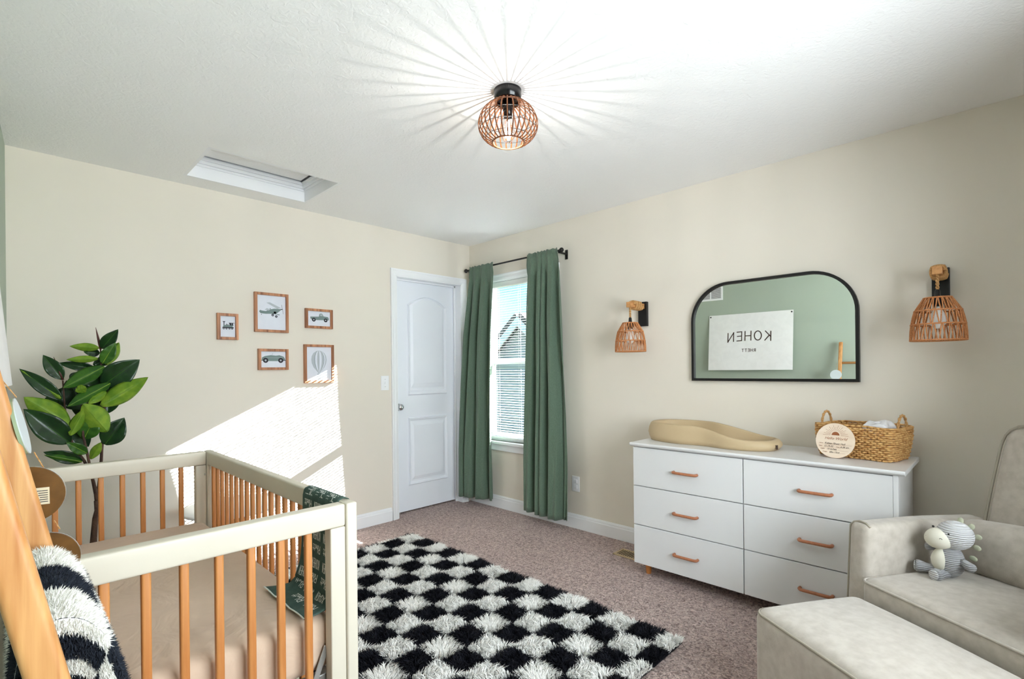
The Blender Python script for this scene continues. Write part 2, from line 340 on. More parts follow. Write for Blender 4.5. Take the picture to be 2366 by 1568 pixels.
def door_panel(outline, name):
    # moulded frame: outline ring -> groove -> raised field
    cy = sum(p[0] for p in outline) / len(outline); cz = sum(p[1] for p in outline) / len(outline)
    def inset(d): return [(cy + (y - cy) * (1 - d / 0.21), cz + (z - cz) * (1 - d / (0.21 if name == 'low' else 0.36))) for y, z in outline]
    mb = MB(); n = len(outline); lev = [(0.0, -0.1002), (0.005, -0.0870), (0.014, -0.0900), (0.022, -0.0990), (0.032, -0.0990), (0.052, -0.0900)]
    vs = [(x, y, z) for d, x in lev for y, z in inset(d)]; fs = [(k * n + i, k * n + (i + 1) % n, (k + 1) * n + (i + 1) % n, (k + 1) * n + i) for k in range(len(lev) - 1) for i in range(n)]
    fs.append(tuple((len(lev) - 1) * n + i for i in range(n)))
    mb.add(vs, fs).build('door_panel', doorm, d1)
ya, yb = -0.645, -0.215
up = [(ya, 1.03), (yb, 1.03)] + [(yb + (ya - yb) * t / 14, 1.835 + 0.085 * math.sin(PI * t / 14) ** 0.85) for t in range(15)]
door_panel(up, 'up'); door_panel([(ya, 0.235), (yb, 0.235), (yb, 0.835), (ya, 0.835)], 'low')
RX = Matrix.Rotation(PI / 2, 4, 'Y')
kn = MB().lathe([(0.032, 0), (0.033, 0.004), (0.026, 0.008), (0.013, 0.012), (0.012, 0.026), (0.024, 0.034), (0.029, 0.046), (0.026, 0.058), (0.012, 0.065), (0.001, 0.066)], 24, M=Matrix.Translation((-0.100, -0.752, 0.935)) @ RX)
kn.build('door_knob', chrome, d1, True)
struct('hall_shade_block', box(-0.5, -0.16, -1.1, 0.1, -0.05, 2.3), darkv, 'dark block behind the door standing in for the unlit hall')  # unseen block added against light leaking under the door, coloured as shade
# attic hatch: deep reveal, stepped moulding, loose panel with a dark gap
hr = MB()
for (a, b, c, d) in ((hx0 - 0.018, hx0, hy0 - 0.018, hy1 + 0.018), (hx1, hx1 + 0.018, hy0 - 0.018, hy1 + 0.018), (hx0, hx1, hy0 - 0.018, hy0), (hx0, hx1, hy1, hy1 + 0.018)): hr.box(a, b, c, d, H, H + 0.20)
hatch = struct('trim_3', hr, trimm, 'white reveal of the attic hatch')
def ring(ins, z0, z1, name):
    x0, x1, y0, y1 = hx0 + 0.0005, hx1 - 0.0005, hy0 + 0.0005, hy1 - 0.0005
    mb = MB().box(x0, x0 + ins, y0, y1, z0, z1).box(x1 - ins, x1, y0, y1, z0, z1).box(x0 + ins, x1 - ins, y0, y0 + ins, z0, z1).box(x0 + ins, x1 - ins, y1 - ins, y1, z0, z1)
    mb.build(name, trimm, hatch, bev=0.003)
ring(0.010, H + 0.070, H + 0.085, 'moulding'); ring(0.020, H + 0.085, H + 0.105, 'moulding'); ring(0.030, H + 0.105, H + 0.125, 'moulding')
box(hx0 + 0.043, hx1 - 0.043, hy0 + 0.043, hy1 - 0.043, H + 0.127, H + 0.150).build('hatch_panel', ceilm, hatch)
box(hx0 - 0.02, hx1 + 0.02, hy0 - 0.02, hy1 + 0.02, H + 0.20, H + 0.21).build('attic_shade_sheet', darkv, hatch)  # dark sheet gives the panel gap its attic shade
# ------------------------------------------------------------------ WINDOW with double-hung sashes
wf = MB().box(wx0, wx0 + 0.012, -0.002, 0.14, wz0, wz1).box(wx1 - 0.012, wx1, -0.002, 0.14, wz0, wz1).box(wx0, wx1, -0.002, 0.14, wz1 - 0.012, wz1).box(wx0, wx1, 0.03, 0.16, wz0 - 0.02, wz0 + 0.012)
win = struct('window_1', wf, trimm, 'white double hung window between the green curtains')
def sash(y, z0, z1, top, bot, nm):
    mb = MB().box(wx0 + 0.012, wx0 + 0.05, y, y + 0.03, z0, z1).box(wx1 - 0.05, wx1 - 0.012, y, y + 0.03, z0, z1).box(wx0 + 0.05, wx1 - 0.05, y, y + 0.03, z1 - top, z1).box(wx0 + 0.05, wx1 - 0.05, y, y + 0.03, z0, z0 + bot)
    s_ = mb.build('sash', trimm, win, bev=0.003)
    box(wx0 + 0.05, wx1 - 0.05, y + 0.012, y + 0.016, z0 + bot, z1 - top).build('pane', glassw, s_)
sash(0.10, 1.30, wz1 - 0.012, 0.03, 0.05, 'upper'); sash(0.068, wz0 + 0.012, 1.352, 0.05, 0.055, 'lower')
cw = MB(); casing(cw, 'y', 0.0, wx0, wx1, wz1, wz0)
cw.box(wx0 - 0.085, wx1 + 0.085, -0.045, 0.06, wz0 - 0.022, wz0).box(wx0 - 0.055, wx1 + 0.055, -0.017, 0.0, wz0 - 0.085, wz0 - 0.022)
struct('trim_4', cw, trimm, 'white window casing, stool and apron', 0.002)
# venetian blind
bl = thing('venetian_blind', 'white mini venetian blind lowered with open slats in the window', 'blind', (0.63, 0.03, wz0))
box(wx0 + 0.016, wx1 - 0.016, 0.012, 0.050, 2.005, 2.046).build('headrail', blindm, bl, bev=0.002)
sl = MB(); n = 5; hw = 0.0125
for i in range(n):
    t = -1 + 2 * i / (n - 1); y = t * hw; z = 0.0022 * (1 - t * t) - 0.09 * (-t) * hw     # inner (room) edge lower
    sl.v += [(wx0 + 0.018 - 0.63, y, z), (wx1 - 0.018 - 0.63, y, z)]
sl.f = [(2 * i, 2 * i + 1, 2 * i + 3, 2 * i + 2) for i in range(n - 1)]
slm = sl.mesh('slat', blindm, True)
for k in range(62):
    o = link('slat', slm, bl, local=True); o.location = (0, 0, 0.048 + k * 0.0218 - 0.0)
box(wx0 + 0.018, wx1 - 0.018, 0.019, 0.042, wz0 + 0.016, wz0 + 0.034).build('bottom_rail', blindm, bl, bev=0.002)
for x in (0.36, 0.63, 0.90):
    for yy in (0.016, 0.043): MB().tube([(x, yy, wz0 + 0.03), (x, yy, 2.01)], 0.0009, 5).build('ladder_cord', blindm, bl)
MB().tube([(0.27, 0.008, 2.0), (0.27, 0.006, 1.25)], 0.003, 6).build('tilt_wand', blindm, bl)
# curtain rod
rod = thing('curtain_rod', 'thin black curtain rod with ball finials above the window', 'curtain rod', (0.63, -0.09, 2.183))
MB().tube([(0.07, -0.09, 2.183), (1.19, -0.09, 2.183)], 0.0075, 10).build('rod', black, rod, True)
for x, s in ((0.056, -1), (1.205, 1)):
    MB().ellip((x, -0.09, 2.183), (0.019, 0.019, 0.019)).build('finial', black, rod, True)
for x in (0.108, 1.186):
    MB().box(x - 0.008, x + 0.008, -0.095, -0.002, 2.160, 2.172).box(x - 0.012, x + 0.012, -0.006, 0.0, 2.125, 2.20).box(x - 0.008, x + 0.008, -0.1, -0.088, 2.160, 2.180).build('bracket', black, rod, bev=0.001)
def curtain(xt0, xt1, xb0, xb1, folds, ph, yb, label, lean, warp):
    def fn(u, v):
        z = 2.203 - v * (2.203 - 0.082)
        k = min(1, v * 1.25) ** 0.75
        x = (xt0 + (xt1 - xt0) * u) * (1 - k) + (xb0 + (xb1 - xb0) * u) * k
        a = 0.006 + 0.036 * min(1, v * 3 + 0.12)
        th = 2 * PI * folds * warp(u) + ph + 0.35 * math.sin(3 * v + ph)
        w = math.sin(th); w = math.copysign(abs(w) ** 0.6, w)
        y = -0.088 + (yb + 0.088) * v ** 0.8 + a * w + lean * v * (0.5 - u) + 0.008 * math.sin(2 * PI * folds * 2.3 * u + 5 * v) * (0.4 + v)
        if v < 0.03:
            y = -0.1055 + 0.005 * w; z += 0.004 * math.sin(th * 2)
        y = min(y, -0.101 + max(0, v - 0.05) * 0.6)
        x += 0.010 * math.cos(th) * (0.3 + v) * (1 if 0.05 < u < 0.95 else 0)
        return (max(x, 0.022), y, z)
    mb = MB().grid(fn, 120, 48)
    o = mb.build('curtain', curt, None, True)
    so = o.modifiers.new('solidify', 'SOLIDIFY'); so.thickness = 0.003
    return tag(o, label, 'curtain', 'curtain pair at the window')
curtain(0.122, 0.447, 0.028, 0.398, 3.6, 0.4, -0.125, 'sage green curtain panel hanging nearest the white door', -0.10, lambda u: u ** 0.62)
curtain(0.852, 1.176, 0.770, 1.262, 4.2, 1.9, -0.125, 'sage green curtain panel hanging on the dresser side of the window', 0.06, lambda u: 0.5 + 0.5 * math.copysign(abs(2 * u - 1) ** 0.62, u - 0.5))
# wall plates
lsw = thing('light_switch', 'white toggle light switch plate beside the door casing', 'switch', (0, -0.94, 1.15))
MB().rbox((0.003, -0.938, 1.151), (0.004, 0.037, 0.060), 0.003, 2).build('plate', trimm, lsw, True)
MB().box(0.005, 0.014, -0.942, -0.934, 1.143, 1.162, Matrix.Translation((0.0, 0, 0))).build('toggle', trimm, lsw, bev=0.001)
for zz in (1.181, 1.121): MB().lathe([(0.003, 0), (0.003, 0.0075), (0.001, 0.008)], 8, M=Matrix.Translation((0, -0.938, zz)) @ RX).build('screw', steel, lsw)
olt = thing('wall_outlet', 'white outlet plate low on the wall by the curtain', 'outlet', (1.25, 0, 0.35))
MB().rbox((1.255, -0.003, 0.348), (0.036, 0.004, 0.060), 0.003, 2).build('plate', trimm, olt, True)
for zz in (0.370, 0.326): MB().rbox((1.255, -0.008, zz), (0.016, 0.003, 0.015), 0.002, 2).build('socket', trimm, olt, True)
# floor register
fv = thing('floor_register', 'tan metal floor vent set in the carpet by the dresser', 'floor vent', (1.92, -0.22, 0))
vx0, vx1, vy0, vy1 = 1.775, 2.03, -0.285, -0.160
MB().box(vx0, vx1, vy0, vy0 + 0.014, 0, 0.008).box(vx0, vx1, vy1 - 0.014, vy1, 0, 0.008).box(vx0, vx0 + 0.016, vy0, vy1, 0, 0.008).box(vx1 - 0.016, vx1, vy0, vy1, 0, 0.008).build('frame', brassv, fv, bev=0.002)
box(vx0 + 0.01, vx1 - 0.01, vy0 + 0.01, vy1 - 0.01, 0.0005, 0.002).build('well_shade', darkv, fv)  # dark sheet painted in place of shade below the louvers
lv = box(-0.0028, 0.0028, vy0 + 0.013, vy1 - 0.013, 0.002, 0.0045).mesh('louver', brassv)
for k in range(14):
    o = link('louver', lv, fv); o.location = (vx0 + 0.026 + k * 0.0157, 0, 0)

# ------------------------------------------------------------------ CEILING LAMP
LX, LY = 2.175, -1.650
cl = thing('ceiling_lamp', 'flush ceiling lamp with black base and round rattan rib cage', 'ceiling lamp', (LX, LY, H))
MB().lathe([(0.001, H - 0.048), (0.052, H - 0.048), (0.0575, H - 0.044), (0.0585, H - 0.003), (0.0585, H)][::1], 40, (LX, LY, 0)).build('canopy', bglossy, cl, True, bev=0.0)
MB().lathe([(0.022, H - 0.048), (0.022, H - 0.085), (0.018, H - 0.092), (0.018, H - 0.115)], 20, (LX, LY, 0)).build('socket', bglossy, cl, True)
bulb = MB().lathe([(0.012, 2.325), (0.014, 2.312), (0.024, 2.288), (0.030, 2.262), (0.029, 2.245), (0.020, 2.228), (0.008, 2.221), (0.001, 2.2205)], 20, (LX, LY, 0)).build('bulb', glassb, cl, True)
fi = MB()
for k in range(4):
    a = PI / 2 * k + 0.4; fi.tube([(LX + 0.004 * math.cos(a), LY + 0.004 * math.sin(a), 2.31), (LX + 0.012 * math.cos(a), LY + 0.012 * math.sin(a), 2.24)], 0.0016, 6)
fi.build('filament', filam, bulb)
RP = [(0.050, 2.388), (0.076, 2.378), (0.104, 2.354), (0.121, 2.324), (0.1270, 2.296), (0.123, 2.270), (0.109, 2.246), (0.089, 2.228), (0.068, 2.219)]
def rprof(t):
    t *= len(RP) - 1; i = min(int(t), len(RP) - 2); f = t - i
    P = [Vector(RP[max(0, min(len(RP) - 1, i + k))]) for k in (-1, 0, 1, 2)]
    return 0.5 * ((2 * P[1]) + (P[2] - P[0]) * f + (2 * P[0] - 5 * P[1] + 4 * P[2] - P[3]) * f * f + (3 * P[1] - P[0] - 3 * P[2] + P[3]) * f ** 3)
rb = MB(); NR = 31; K = 17
for i in range(K):
    q = rprof(i / (K - 1)); q0 = rprof(max(0, i - 1) / (K - 1)); q1 = rprof(min(K - 1, i + 1) / (K - 1)); t = (q1 - q0).normalized(); nn = Vector((t.y, -t.x)) * -1
    for sx in (-1, 1):
        for sn in (-1, 1): rb.v.append((q.x + nn.x * 0.0012 * sn, sx * 0.0026, q.y + nn.y * 0.0012 * sn))
for i in range(K - 1):
    b = i * 4
    for a, c in ((0, 1), (1, 3), (3, 2), (2, 0)): rb.f.append((b + a, b + c, b + 4 + c, b + 4 + a))
ribm = rb.mesh('rib', rattan, True)
for k in range(NR):
    o = link('rib', ribm, cl, local=True); o.location = (0, 0, -H); o.rotation_euler = (0, 0, 2 * PI * k / NR)
for t in (0.0, 0.2, 0.4, 0.62, 0.82, 1.0):
    q = rprof(t); rr = 0.0032 if t in (0.0, 1.0) else 0.0011
    MB().tube([(LX + (q.x - 0.002) * math.cos(2 * PI * i / 48), LY + (q.x - 0.002) * math.sin(2 * PI * i / 48), q.y) for i in range(48)], rr, 6, closed=True).build('hoop', rattan if rr > 0.002 else black, cl, True)
for k in range(3):
    a = 2 * PI * k / 3; MB().tube([(LX + 0.02 * math.cos(a), LY + 0.02 * math.sin(a), 2.388), (LX + 0.05 * math.cos(a), LY + 0.05 * math.sin(a), 2.386)], 0.002, 6).build('spider_arm', black, cl)
light('ceiling_lamp_light', 'POINT', (LX, LY, 2.236), 2.3, (1.0, 0.96, 0.90), shadow_soft_size=0.004)

# ------------------------------------------------------------------ MIRROR
mx0, mx1, mz0, mz1, mr = 2.222, 3.132, 1.168, 1.780, 0.235
def arch(d):
    p = [(mx0 + d, mz0 + d), (mx1 - d, mz0 + d)]; r = mr - d
    p += [(mx1 - mr + r * math.cos(a), mz1 - mr + r * math.sin(a)) for a in [PI / 2 * i / 14 for i in range(15)]]
    p += [(mx0 + mr + r * math.cos(a), mz1 - mr + r * math.sin(a)) for a in [PI / 2 + PI / 2 * i / 14 for i in range(15)]]
    return p
mi = thing('arched_mirror', 'arched wall mirror in a thin black metal frame above the dresser', 'mirror', (2.677, -0.01, mz0))
lev = [(0.0, 0.0), (0.0, -0.028), (0.003, -0.031), (0.016, -0.031), (0.016, -0.012)]
mb = MB(); n = 32
for d, y in lev: mb.v += [(x, y, z) for x, z in arch(d)]
mb.f = [(k * n + i, k * n + (i + 1) % n, (k + 1) * n + (i + 1) % n, (k + 1) * n + i) for k in range(len(lev) - 1) for i in range(n)]
mb.build('frame', black, mi)
MB().prism(arch(0.012), lambda x, z: (x, -0.016, z), lambda x, z: (x, -0.004, z)).build('glass', mirrorm, mi)

# ------------------------------------------------------------------ SCONCES
def sconce(cx, label):
    t = thing('wall_sconce', label, 'wall sconce', (cx, 0, 1.63), group='rattan wall sconces flanking the mirror')
    box(cx - 0.033, cx + 0.033, -0.026, 0, 1.545, 1.715).build('backplate', black, t, bev=0.002)
    arm = box(cx - 0.018, cx + 0.018, -0.205, -0.026, 1.664, 1.700).build('arm', sconcew, t, bev=0.002)
    pts = []
    for i in range(97):
        a = 2 * PI * 4 * i / 96; yy = -0.165 + 0.105 * i / 96; c, s = math.cos(a), math.sin(a); q = 0.024 / max(abs(c), abs(s)) ** 0.55
        pts.append((cx + q * c, yy, 1.682 + q * s))
    MB().tube(pts, 0.0085, 6).build('rope_wrap', rope, arm, True)
    sy = -0.185
    for k in range(2):
        MB().tube([(cx + 0.004 * math.cos(i * 0.9 + PI * k), sy + 0.004 * math.sin(i * 0.9 + PI * k), 1.668 - i * 0.0044) for i in range(18)], 0.004, 6).build('hanging_rope', rope, t, True)
    MB().lathe([(0.006, 1.598), (0.010, 1.590), (0.012, 1.566), (0.024, 1.560), (0.024, 1.550), (0.018, 1.520)], 16, (cx, sy, 0)).build('socket', black, t, True)
    MB().lathe([(0.012, 1.522), (0.016, 1.505), (0.030, 1.475), (0.032, 1.455), (0.024, 1.432), (0.008, 1.420), (0.001, 1.419)], 18, (cx, sy, 0)).build('bulb', frost, t, True)
    prof = [(0.050, 1.558), (0.084, 1.500), (0.097, 1.438), (0.101, 1.368)]
    sh = MB().tube([(cx + 0.101 * math.cos(2 * PI * i / 40), sy + 0.101 * math.sin(2 * PI * i / 40), 1.366) for i in range(40)], 0.0035, 6, closed=True).build('shade', jute, t, True)
    hp = MB()
    for r, z in prof[:-1]: hp.tube([(cx + r * math.cos(2 * PI * i / 40), sy + r * math.sin(2 * PI * i / 40), z) for i in range(40)], 0.004, 6, closed=True)
    for i in range(6):
        a = 2 * PI * i / 6; hp.tube([(cx + 0.02 * math.cos(a), sy + 0.02 * math.sin(a), 1.556), (cx + 0.05 * math.cos(a), sy + 0.05 * math.sin(a), 1.558)], 0.003, 6)
    hp.build('hoop', jute, sh, True)
    rnd = random.Random(int(cx * 100)); st = MB(); NS = 21
    for tier in range(3):
        (r0, z0), (r1, z1) = prof[tier], prof[tier + 1]
        for i in range(NS):
            for s in (-1, 1):
                a0 = 2 * PI * (i + 0.25 * tier) / NS + s * 0.022; a1 = a0 + s * 0.085 + rnd.uniform(-0.03, 0.03)
                if tier % 2: a0, a1 = a1, a0
                st.tube([(cx + r0 * math.cos(a0), sy + r0 * math.sin(a0), z0), (cx + (r0 + r1) / 2 * 1.01 * math.cos((a0 + a1) / 2), sy + (r0 + r1) / 2 * 1.01 * math.sin((a0 + a1) / 2), (z0 + z1) / 2), (cx + r1 * math.cos(a1), sy + r1 * math.sin(a1), z1)], 0.0027, 5, caps=False)
    st.build('strands', jute, sh, True, kind='stuff')
sconce(1.868, 'rattan shade wall sconce hanging between the curtain and the mirror')
sconce(3.4585, 'rattan shade wall sconce hanging above the armchair side of the dresser')

# ------------------------------------------------------------------ PICTURE FRAMES
def P2(y0, z0): return lambda u, v, t=0.0: (0.0125 + t, y0 + u, z0 + v)
def frame(y0, y1, z0, z1, label, art):
    t = thing('picture_frame', label, 'picture', (0, (y0 + y1) / 2, z0), group='five framed vehicle prints on the beige wall')
    w, d = 0.018, 0.024; mb = MB(); lev = [(0, 0.0), (0, d), (0.001, d + 0.001), (w - 0.001, d + 0.001), (w, d - 0.001), (w, 0.010)]
    for q, x in lev: mb.v += [(x, y0 + q, z0 + q), (x, y1 - q, z0 + q), (x, y1 - q, z1 - q), (x, y0 + q, z1 - q)]
    mb.f = [(k * 4 + i, k * 4 + (i + 1) % 4, (k + 1) * 4 + (i + 1) % 4, (k + 1) * 4 + i) for k in range(len(lev) - 1) for i in range(4)]
    mb.build('frame', frameW, t)
    pr = box(0.004, 0.012, y0 + 0.012, y1 - 0.012, z0 + 0.012, z1 - 0.012).build('print', paper, t)
    iy0, iy1, iz0, iz1 = y0 + w, y1 - w, z0 + w, z1 - w; Wd, Hd = iy1 - iy0, iz1 - iz0
    k = 0
    for ink, polys in art:
        k += 1
        for pl in polys: MB().poly([(0.0121 + 0.0002 * k, iy0 + u * Wd, iz0 + v * Wd + (Hd - Wd * 1.0) / 2) for u, v in pl]).build('artwork', ink, pr)
C = lambda x, y, r, n=18, sy=1.0: [(x + r * math.cos(2 * PI * i / n), y + r * sy * math.sin(2 * PI * i / n)) for i in range(n)]
def bar(x0, y0, x1, y1, w):
    a = Vector((x0, y0)); b = Vector((x1, y1)); nn = (b - a).normalized(); nn = Vector((-nn.y, nn.x)) * w / 2
    return [tuple(a + nn), tuple(a - nn), tuple(b - nn), tuple(b + nn)]
train = [(inkg, [[(0.20, 0.47), (0.84, 0.47), (0.84, 0.58), (0.62, 0.58), (0.62, 0.62), (0.22, 0.62)], [(0.62, 0.58), (0.88, 0.58), (0.88, 0.66), (0.62, 0.66)]]),
         (inkd, [[(0.16, 0.40), (0.90, 0.40), (0.90, 0.47), (0.16, 0.47)], [(0.64, 0.60), (0.74, 0.60), (0.74, 0.76), (0.60, 0.76)], [(0.76, 0.60), (0.86, 0.60), (0.86, 0.76), (0.76, 0.76)], bar(0.58, 0.775, 0.96, 0.775, 0.03), bar(0.26, 0.62, 0.26, 0.82, 0.05), [(0.20, 0.82), (0.32, 0.82), (0.35, 0.88), (0.17, 0.88)], bar(0.42, 0.6, 0.42, 0.70, 0.05), bar(0.52, 0.6, 0.52, 0.68, 0.05)] + [C(x, 0.37, 0.07) for x in (0.24, 0.42, 0.62, 0.80)]),
         (inkl, [C(x, 0.37, 0.03) for x in (0.24, 0.42, 0.62, 0.80)])]
plane = [(inkg, [[(0.07, 0.52), (0.10, 0.58), (0.16, 0.56), (0.30, 0.55), (0.45, 0.62), (0.60, 0.66), (0.78, 0.66), (0.88, 0.66), (0.70, 0.50), (0.60, 0.47), (0.30, 0.45), (0.12, 0.46)], [(0.58, 0.47), (0.68, 0.44), (0.66, 0.54), (0.58, 0.56)], [(0.68, 0.44), (0.80, 0.43), (0.78, 0.46), (0.70, 0.47)]]),
         (inkl, [[(0.32, 0.86), (0.44, 0.88), (0.84, 0.70), (0.70, 0.66)], [(0.26, 0.60), (0.34, 0.66), (0.46, 0.62), (0.40, 0.57)]]),
         (inkd, [C(0.54, 0.42, 0.045), C(0.665, 0.375, 0.045), C(0.15, 0.42, 0.014), [(0.83, 0.67), (0.92, 0.655), (0.84, 0.63)], bar(0.86, 0.82, 0.92, 0.48, 0.010), bar(0.44, 0.66, 0.47, 0.63, 0.02), bar(0.58, 0.48, 0.55, 0.43, 0.012)]),
         (inkl, [C(0.54, 0.42, 0.016), C(0.665, 0.375, 0.016)])]
truck = [(inkg, [[(0.12, 0.50), (0.12, 0.585), (0.50, 0.60), (0.52, 0.70), (0.58, 0.735), (0.65, 0.72), (0.71, 0.62), (0.90, 0.60), (0.94, 0.55), (0.95, 0.46), (0.40, 0.44), (0.18, 0.46)]]),
         (inkl, [[(0.545, 0.63), (0.555, 0.69), (0.60, 0.705), (0.64, 0.69), (0.675, 0.625)], [(0.13, 0.565), (0.48, 0.575), (0.48, 0.585), (0.13, 0.580)]]),
         (inkd, [C(0.27, 0.45, 0.085), C(0.80, 0.45, 0.085)]), (inkl, [C(0.27, 0.45, 0.03), C(0.80, 0.45, 0.03)])]
car = [(inkg, [[(0.03, 0.46), (0.05, 0.58), (0.16, 0.64), (0.40, 0.68), (0.60, 0.66), (0.75, 0.68), (0.92, 0.62), (0.97, 0.54), (0.98, 0.46), (0.80, 0.43), (0.30, 0.43)]]),
       (inkl, [bar(0.44, 0.67, 0.48, 0.76, 0.015), bar(0.2, 0.57, 0.92, 0.57, 0.008)]),
       (inkd, [C(0.19, 0.46, 0.105), C(0.80, 0.46, 0.105), bar(0.0, 0.46, 0.10, 0.46, 0.02), bar(0.90, 0.46, 1.0, 0.46, 0.02)]), (inkl, [C(0.19, 0.46, 0.04), C(0.80, 0.46, 0.04)])]
def gore(a0, a1):
    prof = [(0.02, 0.12), (0.10, 0.22), (0.22, 0.36), (0.29, 0.52), (0.31, 0.66), (0.29, 0.80), (0.22, 0.92), (0.10, 1.0), (0.0, 1.02)]
    return [(0.5 + a0 * r, z) for r, z in prof] + [(0.5 + a1 * r, z) for r, z in prof[::-1]]
balloon = [(inkl, [gore(-1, -0.62), gore(-0.25, -0.02), gore(0.36, 0.62), gore(0.85, 1.0)]), (inkb, [gore(-0.62, -0.50), gore(-0.02, 0.05), gore(0.62, 0.70), bar(0.43, 0.09, 0.57, 0.09, 0.03), [(0.455, -0.16), (0.545, -0.16), (0.56, -0.07), (0.44, -0.07)], bar(0.44, 0.08, 0.455, -0.07, 0.006), bar(0.56, 0.08, 0.545, -0.07, 0.006)])]
frame(-2.181, -2.055, 1.469, 1.642, 'small oak framed print of a steam locomotive', train)
frame(-1.952, -1.725, 1.530, 1.804, 'large oak framed print of a propeller airplane', plane)
frame(-1.602, -1.394, 1.574, 1.719, 'wide oak framed print of a pickup truck', truck)
frame(-1.931, -1.728, 1.267, 1.414, 'wide oak framed print of an open top car', car)
frame(-1.614, -1.388, 1.168, 1.453, 'tall oak framed print of a hot air balloon', balloon)

# ------------------------------------------------------------------ DRESSER
X0, X1, YF, YB = 2.056, 3.346, -0.478, -0.02
dr = thing('dresser', 'white six drawer dresser with tan bar handles under the mirror', 'dresser', (2.70, -0.25, 0))
MB().box(X0, X1, YF + 0.02, YB, 0.072, 0.782).build('body', white, dr, bev=0.002)
MB().prism([(YF - 0.022, 0.800), (YF - 0.020, 0.790), (YF - 0.008, 0.782), (YB, 0.782), (YB, 0.804), (YF - 0.016, 0.804)], lambda y, z: (X0 - 0.014, y, z), lambda y, z: (X1 + 0.026, y, z)).build('top', white, dr, bev=0.003)
hm = MB(); hp = [(-0.068, 0, 0), (-0.068, -0.016, 0), (-0.062, -0.024, 0), (-0.05, -0.026, 0), (0.05, -0.026, 0), (0.062, -0.024, 0), (0.068, -0.016, 0), (0.068, 0, 0)]
hm.tube(hp, 0.0078, 10); hmesh = hm.mesh('handle', copper, True)
XM = 2.701; zr = [0.074, 0.309, 0.544, 0.779]
for c, (a, b) in enumerate(((X0 + 0.001, XM - 0.0027), (XM + 0.0027, X1 - 0.020))):
    for r in range(3):
        d = box(a, b, YF, YF + 0.0195, zr[r] + 0.0027, zr[r + 1] - 0.0027).build('drawer', white, dr, bev=0.0012)
        h = link('handle', hmesh, d); h.location = ((2.388, 3.031)[c], YF, (0.189, 0.423, 0.658)[r])
box(X1 - 0.019, X1, YF, YF + 0.0195, 0.074, 0.780).build('side_panel', white, dr, bev=0.001)
lgm = MB().lathe([(0.013, 0), (0.015, 0.002), (0.021, 0.074)], 16).mesh('leg', legw, True)
for x in (X0 + 0.055, X1 - 0.06):
    for y in (YF + 0.075, YB - 0.06):
        o = link('leg', lgm, dr); o.location = (x, y, 0)
# changing pad: bean outline, raised rim that sinks towards the foot end
def padfn():
    mb = MB(); n = 72; rings = []
    def outl(a):
        c, s = math.cos(a), math.sin(a)
        ex = 0.388; ey = 0.172 - 0.018 * math.cos(2 * a) * 0.0
        x = ex * math.copysign(abs(c) ** 0.78, c); y = ey * math.copysign(abs(s) ** 0.72, s)
        y *= 1 - 0.21 * math.exp(-((x - 0.02) / 0.12) ** 2)
        return x, y
    def rimh(x): # x -.37 (head) .. .37 (foot)
        t = (x + 0.37) / 0.74; t = max(0, min(1, (t - 0.40) / 0.52)); t = t * t * (3 - 2 * t); return 0.114 - 0.058 * t
    def floorh(x): return 0.045
    lev = [(0.0, 0.0), (0.90, 0.0), (0.955, 0.006), (0.985, 0.25), (1.0, 0.45), (0.985, 0.72), (0.955, 0.93), (0.925, 1.0), (0.900, 0.97), (0.880, 0.88), (0.865, -0.30), (0.835, -0.75), (0.77, -1.0), (0.6, -1.0), (0.3, -1.0), (0.0, -1.0)]
    for s, hfrac in lev:
        row = []
        for i in range(n):
            a = 2 * PI * i / n; x, y = outl(a); X, Y = x * s, y * s; hh = rimh(x)
            if hfrac >= 0: z = hfrac * hh
            else:
                k = -hfrac; z = (1 - k) * hh * 0.85 + k * 0.022
            row.append((X, Y, z))
        mb.v += row
    k = len(lev); mb.f = [(j * n + i, j * n + (i + 1) % n, (j + 1) * n + (i + 1) % n, (j + 1) * n + i) for j in range(k - 1) for i in range(n)]
    return mb
pt = thing('changing_pad', 'tan contoured foam changing pad lying on the dresser', 'changing pad', (2.428, -0.232, 0.8045), math.radians(-3.5))
padfn().build('pad', tanrub, pt, True, local=True)
box(0.3875, 0.3905, -0.055, -0.038, 0.012, 0.034).build('tag_label', handink, pt, local=True)
# ------------------------------------------------------------------ BASKET (woven rows), pack, plaque
BA = math.radians(-12.5); bz = 0.8045
bk = thing('woven_basket', 'woven seagrass basket with two loop handles on the dresser', 'basket', (3.167, -0.170, bz), BA)
bl_, bd_ = 0.168, 0.110
def rrect(a, lx, ly, r):
    """point on a rounded rectangle by arc parameter a in 0..1"""
    segs = [2 * (lx - r), PI * r / 2, 2 * (ly - r), PI * r / 2] * 2; T = sum(segs); t = (a % 1.0) * T
    cs = [(lx - r, ly - r), (-(lx - r), ly - r), (-(lx - r), -(ly - r)), (lx - r, -(ly - r))]
    ang = 0; x, y = lx - r, ly
    dirs = [(-1, 0), (0, -1), (1, 0), (0, 1)]; st = [(lx - r, ly), (-lx, ly - r), (-(lx - r), -ly), (lx, -(ly - r))]
    for i in range(4):
        if t <= segs[2 * i]: return st[i][0] + dirs[i][0] * t, st[i][1] + dirs[i][1] * t, (-dirs[i][1] * -1, dirs[i][0] * -1)
        t -= segs[2 * i]
        if t <= segs[2 * i + 1]:
            c = [(-(lx - r), ly - r), (-(lx - r), -(ly - r)), (lx - r, -(ly - r)), (lx - r, ly - r)][i]; a0 = PI / 2 * (i + 1) + t / r
            return c[0] + r * math.cos(a0), c[1] + r * math.sin(a0), (math.cos(a0), math.sin(a0))
        t -= segs[2 * i + 1]
    return lx - r, ly, (0, 1)
